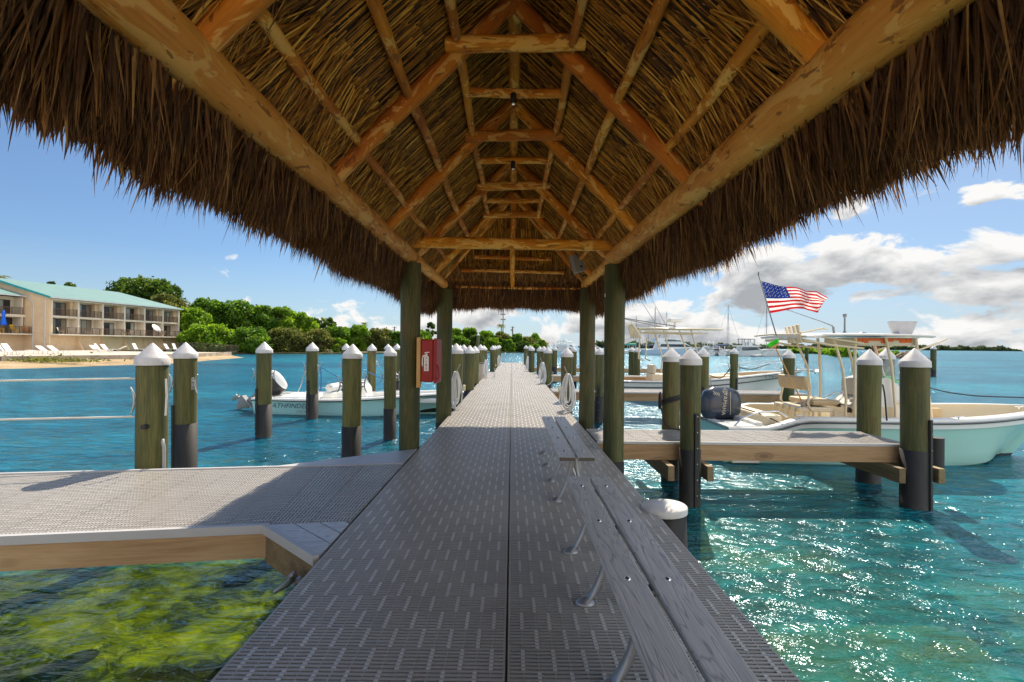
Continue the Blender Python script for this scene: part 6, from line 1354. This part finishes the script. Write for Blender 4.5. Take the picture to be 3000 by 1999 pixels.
for b in range(6):
    x0 = .3+b*4.0; bbx('fin_wall', m_stuw, (x0-.12 if b else .26, x0+.14, -.10, 1.44, 2.345, 7.34)); bbx('inner_wall', m_stuc, (x0+3.35, x0+3.8, .7, 1.44, 5.09, 7.34))
    door(x0+.35, x0+3.3, 1.44, 5.09, 7.15, b); low_ = b in (2, 5); door(x0+.25, x0+3.45, 1.44, 2.345, 4.45 if low_ else 4.72, b+20); railing(x0+.16, x0+3.86, .02, 5.09)
    if b:
        m = MB(); m.add([(x0-.08, .24, 2.1), (x0-.08, -1.0, -.1), (x0-.08, .24, -.1), (x0+.1, .24, 2.1), (x0+.1, -1.0, -.1), (x0+.1, .24, -.1)], [(0, 1, 2), (5, 4, 3), (0, 3, 4, 1), (1, 4, 5, 2)]); m.v = [tr(BM, v) for v in m.v]; m.build('buttress', m_stuc, bd)
bbx('fin_wall', m_stuw, (24.0-.02, 24.25, -.10, -.005, -.1, 7.34))
railing(.15, 25.55, -1.40, 2.34, yback=1.2)
for b in range(2):
    x0 = -4.5-4.2*b; door(x0+.3, x0+3.6, 5.39, 5.11, 7.2, b+40); door(x0+.1, x0+3.9, 5.39, 2.345, 4.65, b+50); bbx('fin_wall', m_stuw, (x0+4.0, x0+4.2, 3.95, 5.385, 2.345, 7.6)); railing(x0, x0+4.15, 3.95, 5.1)
railing(-12, .85, 2.75, 2.34, yback=3.9)
for k, (xx, yy, pts) in enumerate(((0, 0, [(-.09, .55, 7.5), (-.09, .55, -.1)]), (0, 0, [(-.1, 3.5, 7.75), (-.1, 2.6, 7.0), (-.1, 2.5, 6.8), (-.1, 2.5, -.1)]))):
    m = MB(); m.tube([BM @ Vector(p) for p in pts], .07, 8); m.build('downpipe', m_white, bd)
# terrace furniture
def chair(x, y, z, mat, label, rz=0., name='patio_chair', group=None, s=1.0):
    c = BM @ Vector((x, y, z)); e = empty(name, c, label, 'chair', group, rz=rz, local=True); e['_l'] = 1
    m = MB(); m.box(-.26*s, .26*s, -.28*s, .26*s, .36*s, .42*s); m.build('seat', mat, e); m = MB(); m.box(-.26*s, .26*s, 0, .05*s, 0, .62*s, M=Matrix.Translation((0, .24*s, .40*s)) @ Matrix.Rotation(R(-18), 4, 'X')); m.build('backrest', mat, e)
    for i in (-1, 1):
        for j in (-1, 1): m = MB(); m.box(i*.22*s-.02, i*.22*s+.02, j*.22*s-.02, j*.22*s+.02, 0, .359*s); m.build('leg', mat, e)
        m = MB(); m.box(i*.27*s-.035, i*.27*s+.035, -.3*s, .25*s, .58*s, .61*s); m.build('armrest', mat, e)
    return e
m_beige = paint('beige_sling', (.45, .38, .30), .7); m_yel = paint('yellow_wood', (.72, .42, .01), .5); m_orw = paint('orange_wood', (.62, .20, .03), .5); m_lw = paint('white_sling', (.72, .70, .68), .6)
ch = chair(1.3, -.5, 2.345, m_beige, 'beige sling chair on the terrace, first in front of the nearest doors', R(120))
for i, (x, r, lb) in enumerate(((2.9, 40, 'beige sling chair on the terrace near the first window bay'), (5.2, 150, 'beige sling chair on the terrace by the second bay'), (6.2, 30, 'beige sling chair facing its neighbour by the second bay'), (12.1, 160, 'beige sling chair on the terrace by the fourth bay'), (13.0, 20, 'beige sling chair at the fourth bay, turned the other way'), (19.8, 10, 'pale chair near the white umbrella on the terrace'), (22.0, 40, 'pale chair before the last doors'), (24.4, 200, 'pale chair at the terrace end'))):
    copy_tree(ch, loc=BM @ Vector((x, -.5, 2.345)), rz=R(r), label=lb)
chair(-1.9, 3.1, 2.345, m_yel, 'yellow garden chair on the left terrace beside the blue umbrella', R(100), 'garden_chair', s=1.25); chair(-.5, 3.1, 2.345, m_orw, 'orange garden chair on the left terrace end', R(100), 'garden_chair', s=1.1)
e = empty('side_table', BM @ Vector((-3.9, 3.1, 2.345)), 'small yellow table on the left terrace', 'table', local=True); e['_l'] = 1; e.rotation_euler = (0, 0, R(85))
m = MB(); m.box(-.35, .35, -.3, .3, .55, .62); m.build('table_top', m_yel, e)
for i in (-1, 1):
    for j in (-1, 1): m = MB(); m.box(i*.28-.05, i*.28+.05, j*.22-.05, j*.22+.05, 0, .549); m.build('leg', m_yel, e)
c = BM @ Vector((-3.3, 3.3, 2.345)); e = empty('patio_umbrella', c, 'closed bright blue patio umbrella on the left terrace', 'umbrella')
m = MB(); m.tube([c, c+Vector((0, 0, 3.2))], .03, 8); m.build('pole', m_rail, e)
m = MB(); m.lathe([(.30, 1.15), (.36, 1.3), (.22, 2.0), (.16, 2.5), (.24, 2.65), (.03, 3.3)], c, 10); m.build('canopy', paint('bright_blue_canvas', (.0, .12, .75), .7), e)
c = BM @ Vector((18.3, -.6, 2.345)); e = empty('patio_umbrella', c, 'white tilted umbrella lying open on the terrace', 'umbrella'); m = MB(); m.lathe([(.9, 0), (0, .25)], M=Matrix.Translation(c+Vector((0, 0, 1.5))) @ Matrix.Rotation(R(55), 4, 'Y'), n=10, caps=False); m.build('canopy', m_white, e); m = MB(); m.tube([c, c+Vector((0, 0, 1.5))], .03, 6); m.build('pole', m_rail, e)
# loungers on the patio
def lounger(px, py, label, rz, up=.75):
    c = G(px, py, -.1); e = empty('sun_lounger', c, label, 'sun lounger', 'white sun loungers on the patio', rz=R(rz), local=True); e['_l'] = 1
    m = MB(); m.box(-.95, .35, -.32, .32, .32, .36); m.build('seat', m_lw, e)
    m = MB(); m.box(0, .95, -.32, .32, 0, .035, M=Matrix.Translation((.352, 0, .325)) @ Matrix.Rotation(-up, 4, 'Y')); m.build('backrest', m_lw, e)
    for i in (-.85, .3):
        for j in (-.27, .27): m = MB(); m.tube([(i, j, 0), (i, j, .319)], .022, 6); m.build('leg', m_white, e)
    return e
for i, (px, py, lb, rz, up) in enumerate(((14, 1040, 'white sun lounger at the left photo edge with raised back', 182, .95), (38, 1040, 'white sun lounger with raised back, second from the left', 182, .95), (112, 1037, 'flat white lounger with rolled head on the patio under the downpipe', 176, .05), (140, 1038, 'white lounger just right of the flat one', 176, .6), (172, 1037, 'white lounger below the building corner', 176, .6), (284, 1031, 'white lounger with back raised, leftmost of the middle cluster', 160, .6), (302, 1034, 'white lounger turned to the water in the middle cluster', 200, 1.0), (318, 1031, 'white lounger behind in the middle cluster', 175, .8), (340, 1031, 'low white lounger ending the middle cluster', 10, .5), (406, 1030, 'white lounger alone with steep back before the third buttress', 180, 1.1), (498, 1029, 'white lounger near the right end of the building', 180, 1.0), (520, 1030, 'white lounger at the terrace end with steep back', 180, 1.2))):
    lounger(px, py, lb, rz, up)
e = empty('chain_fence', (-62, 90, -.1), 'low brown mesh fence running from the building to the shore bushes', 'fence')
FA = [P(528, 1024, 84), P(600, 1024, 82), P(660, 1026, 78), P(700, 1030, 74)]
m = MB()
for i in range(3): 
    a, b = FA[i], FA[i+1]; m.tube([(a.x, a.y, 1.3-.5*i*.3), (b.x, b.y, 1.3-.5*(i+1)*.3)], .04, 6)
m.build('top_rail', m_rail, e)
def _mesh():
    t = NT('chain_mesh'); p = t.n('NewGeometry').outputs['Position']; w1 = t.n('TexChecker', {'Vector': p, 'Scale': 18.0}).outputs['Fac']; return t.done(t.n('MixShader', {0: t.math('MULTIPLY_ADD', w1, .3, .3), 1: t.n('BsdfTransparent').outputs[0], 2: t.bsdf((.10, .07, .05), .7)}).outputs[0])
m_mesh = _mesh(); m = MB(); m.add([(p.x, p.y, -.1) for p in FA]+[(p.x, p.y, 1.28-.15*i) for i, p in enumerate(FA)], [(i, i+1, 5+i, 4+i) for i in range(3)]); m.build('mesh_panel', m_mesh, e)
for i in range(3):
    for k in range(2): m = MB(); q = FA[i].lerp(FA[i+1], k/2); m.tube([(q.x, q.y, -.1), (q.x, q.y, 1.3-.15*i)], .04, 6); m.build('fence_post', m_rail, e)
# towers and poles
e = empty('antenna_tower', (P(1475, 900, 600).x, 600, 0), 'tall thin antenna mast behind the palm', 'tower'); c = P(1474.5, 900, 600)
m = MB(); m.tube([(c.x, 600, 0), (c.x, 600, 75)], [.9, .7], 6); m.build('mast', m_box, e)
for yy in (936, 921): m = MB(); q = P(1474, yy, 600); m.tube([(q.x-3, 600, q.z), (q.x+3, 600, q.z)], 1.0, 6); m.build('antenna_ring', m_box, e)
for px, yt, lb in ((1502, 957, 'wooden utility pole with crossbar and transformer right of the palm'), (1156, 958, 'utility pole standing above the mangroves left of the roof post')):
    c = P(px, yt, 200); e = empty('utility_pole', (c.x, 200, -.5), lb, 'utility pole'); m = MB(); m.tube([(c.x, 200, -.5), (c.x, 200, c.z)], .22, 8); m.build('pole', m_bark, e); m = MB(); m.tube([(c.x-.9, 200, c.z-.3), (c.x+.9, 200, c.z-.3)], .09, 6); m.build('crossbar', m_bark, e); m = MB(); m.tube([(c.x-.5, 199.7, c.z-1.9), (c.x-.5, 199.7, c.z-1.1)], .25, 8); m.build('transformer', m_box, e)
e = empty('house', P(1585, 1030, 230), 'low house with brown hipped roof behind the last mangroves', 'house'); a = P(1552, 1000, 230); b = P(1614, 1000, 230)
m = MB(); m.box(a.x+1, b.x-1, 231, 243, -.6, 2.6); m.build('wall', m_stuc, e); m = MB(); m.add([(a.x, 230, 2.61), (b.x, 230, 2.61), (b.x, 244, 2.61), (a.x, 244, 2.61), (a.x+1.5, 237, 5.0), (b.x-4.5, 237, 5.0)], [(0, 1, 5, 4), (2, 3, 4, 5), (1, 2, 5), (3, 0, 4)]); m.build('roof', paint('brown_roof', (.22, .12, .09), .8), e)
# ---- the marina across the water
def yacht(px, Y, L, B, label, kind, rz=0., hm=m_gel, free=1.0, name='motor_yacht', cat='boat'):
    c = P(px, 1000, Y); e = empty(name, (c.x, c.y, WZ), label, cat, rz=R(rz), local=True); e['_l'] = 1; s = L/12
    sh = lambda t: free*(1+.45*t); hull(e, L, B, sh, hm, rake=L*.13, floor=free*.8, cap=.2, full=.5, bowdeck=.01, rub=None, boot=.10, keel=-.5, inner=False, topmat=m_gel)
    def deck(name, mat, x0, x1, w, z0, z1, sl=.3, par=e): m = MB(); m.add([(x0, -w, z0), (x1, -w*.9, z0), (x1, w*.9, z0), (x0, w, z0), (x0+sl*.2, -w*.92, z1), (x1-sl, -w*.8, z1), (x1-sl, w*.8, z1), (x0+sl*.2, w*.92, z1)], [(3, 2, 1, 0), (4, 5, 6, 7), (0, 1, 5, 4), (1, 2, 6, 5), (2, 3, 7, 6), (3, 0, 4, 7)]); return m.build(name, mat, par)
    m = MB(); m.add([(.1, -B*.45, free+.03), (L*.6, -B*.47, free*1.25), (L*.93, 0, free*1.44), (L*.6, B*.47, free*1.25), (.1, B*.45, free+.03)], [(0, 1, 2, 3, 4)]); m.build('deck', m_gel, e)
    if kind == 'fly':
        deck('cabin', m_gel, L*.18, L*.80, B*.42, free, free+1.35*s, 2.2*s); deck('cabin_windows', m_glass, L*.22, L*.72, B*.432, free+.55*s, free+1.05*s, 1.2*s); deck('flybridge', m_gel, L*.15, L*.60, B*.38, free+1.36*s, free+2.1*s, 1.0*s); deck('bridge_windows', m_glass, L*.30, L*.575, B*.385, free+1.55*s, free+1.9*s, .6*s); deck('hardtop', m_gel, L*.12, L*.52, B*.36, free+3.0*s, free+3.15*s, .3)
        m = MB()
        for x in (.15, .30, .46):
            for q in (-1, 1): m.tube([(L*x, q*B*.32, free+2.1*s), (L*x-.1, q*B*.3, free+3.0*s)], .06, 6)
        m.build('hardtop_posts', m_gel, e); m = MB(); m.lathe([(.0, 0), (.32, .05), (.34, .3), (0, .55)], (L*.30, 0, free+3.15*s), 12, caps=False); m.lathe([(.0, 0), (.25, .05), (.27, .25), (0, .45)], (L*.42, 0, free+3.15*s), 12, caps=False); m.build('radar_dome', m_gel, e)
    if kind == 'cat':
        deck('cabin', m_gel, L*.12, L*.75, B*.44, free, free+1.25, 1.5); deck('cabin_windows', m_glass, L*.14, L*.70, B*.455, free+.2, free+1.1, 1.1); deck('cabin_roof', m_gel, L*.02, L*.72, B*.46, free+1.25, free+1.5, .5); deck('bridge_top', m_blue, L*.15, L*.55, B*.36, free+3.1, free+3.25, .2)
        for x in (.18, .35, .52):
            for q in (-1, 1): m = MB(); m.tube([(L*x, q*B*.3, free+1.5), (L*x, q*B*.3, free+3.1)], .07, 6); m.build('bridge_post', m_dark, e)
        deck('helm_station', m_gel, L*.3, L*.5, B*.3, free+1.5, free+2.3, .3)
    if kind in ('sail', 'catsail'):
        deck('cabin', m_gel, L*.25, L*.72, B*.30, free, free+.7, 1.2); deck('cabin_windows', m_glass, L*.30, L*.62, B*.305, free+.25, free+.5, .6)
    if kind == 'small':
        deck('console', m_gel, L*.35, L*.52, B*.25, free*.9, free+1.0, .3); deck('canvas_top', m_blue, L*.2, L*.58, B*.36, free+1.9, free+2.0, .1)
        for x in (.24, .52):
            for q in (-1, 1): m = MB(); m.tube([(L*x, q*B*.3, free), (L*x, q*B*.3, free+1.9)], .05, 6); m.build('top_post', m_chrome, e)
    return e
def mast(e, x, h, boom=None, cover=None, stay=3.5, y=0, r=.09):
    m = MB(); m.tube([(x, y, .5), (x, y, h)], [r, r*.7], 8)
    if h > 8: m.tube([(x, y-1.2, h*.55), (x, y+1.2, h*.55)], .035, 6); m.tube([(x-.5, y, h*.52), (x+.5, y, h*.52)], .06, 6)
    m.build('mast', m_grey, e); m = MB(); m.tube([(x, y, h*.98), (x+stay, y, 1.4)], .03, 4); m.tube([(x, y, h*.98), (x-stay, y, 1.4)], .025, 4); m.tube([(x, y, h*.9), (x, y-1.5, 1)], .02, 4); m.tube([(x, y, h*.9), (x, y+1.5, 1)], .02, 4); m.build('rigging', m_grey, e)
    if boom:
        m = MB(); m.tube([(x, y, 2.6), (x-boom, y, 2.7)], .08, 6); m.build('boom', m_grey, e); m = MB(); m.tube([(x, y, 2.95), (x-boom*.5, y, 2.9), (x-boom, y, 2.85)], [.30, .20, .12], 8); m.build('sail_cover', cover or m_blue, e)
y1 = yacht(1886, 131, 17, 4.6, 'large white and pale blue motor yacht with flybridge behind the boat masts', 'fly', 3, paint('pale_blue_hull', (.45, .58, .72), .25), 1.5)
m = MB()
for a, b in (((5, .5, 6), (-1.5, 1.5, 8.2)), ((6, -.5, 6), (1.0, -1.8, 9.4))): m.tube([a, b], [.07, .03], 6)
m.build('outriggers', m_grey, y1)
s1 = yacht(1848, 142, 9, 2.8, 'sailboat with teal hull and teal sail cover, left of the large yacht', 'sail', 8, m_teal, .9, 'sailboat'); mast(s1, 1.6, 11.0, 3.5, m_teal, 2.6)
yacht(1826, 150, 7, 2.6, 'small white boat partly behind the right roof post', 'small', 10, m_gel, .9)
s2 = yacht(1933, 160, 11, 3.2, 'sailboat behind the large yacht, its tall mast above the bridge', 'sail', 5, m_gel, 1.0, 'sailboat'); mast(s2, 2.2, 13.8, 4, m_blue, 3.0)
s3 = yacht(1915, 175, 10, 3.0, 'sailboat with the shorter mast behind the large yacht', 'sail', 5, m_gel, 1.0, 'sailboat'); mast(s3, 2.2, 11.5, 4, m_blue, 2.6)
s7 = yacht(1887, 165, 8, 2.6, 'sailboat whose thin mast stands left of the large yacht bridge', 'sail', 5, m_gel, .9, 'sailboat'); mast(s7, 1.4, 9.5, 2, m_blue, 2.0)
yacht(2045, 133, 9.5, 3.2, 'white flybridge boat between the large yacht and the boat lifts', 'fly', -6, m_gel, 1.0)
yacht(2083, 128, 5.8, 2.1, 'small white boat on the lift, left of two', 'small', 70, m_gel, .7)
yacht(2117, 128, 5.8, 2.1, 'small white boat on the lift, right of two', 'small', 70, m_gel, .7)
s4 = yacht(2093, 140, 11, 3.4, 'sailboat with blue sail cover and tall mast left of the power catamaran', 'sail', 2, m_gel, 1.0, 'sailboat'); mast(s4, 3.9, 14.3, 4.2, m_blue, 4.2)
yacht(2150, 129, 9.0, 4.0, 'white power catamaran with dark hardtop on posts', 'cat', -3, m_gel, 1.3, 'catamaran')
s5 = yacht(2213, 132, 9.5, 4.4, 'white sailing catamaran right of the power catamaran, mast behind the flag', 'catsail', -2, m_gel, 1.3, 'catamaran'); mast(s5, 2.9, 15.6, None, None, 3.6)
yacht(2206, 120, 3.2, 1.5, 'small grey dinghy floating in front of the catamarans', 'none', 30, m_box, .4, 'dinghy')
yacht(1640, 98, 8.0, 3.0, 'white cabin cruiser with light blue canvas seen left of the right posts', 'fly', 60, m_aqua, 1.1)
yacht(1612, 175, 9, 3.0, 'distant white cruiser beside the brown roofed house', 'fly', 10, m_gel, 1.0)
yacht(1700, 150, 9, 3.0, 'distant white boat between the two right roof posts', 'fly', 10, m_gel, 1.0)
e = empty('marina_pier', (P(2100, 1000, 136).x, 136, WZ), 'long low timber pier behind the moored yachts', 'pier')
a = P(2000, 1000, 137); b = P(2300, 1000, 136); m = MB(); m.box(a.x, b.x, 136, 138, -.25, -.02); m.build('pier_deck', m_tim, e)
m = MB(); k = 0
for x in np.arange(a.x, b.x, 2.6): m = MB(); m.tube([(x, 135.8, -2), (x, 135.8, 1.7)], .16, 8); m.build('pier_piling', m_timd, e)
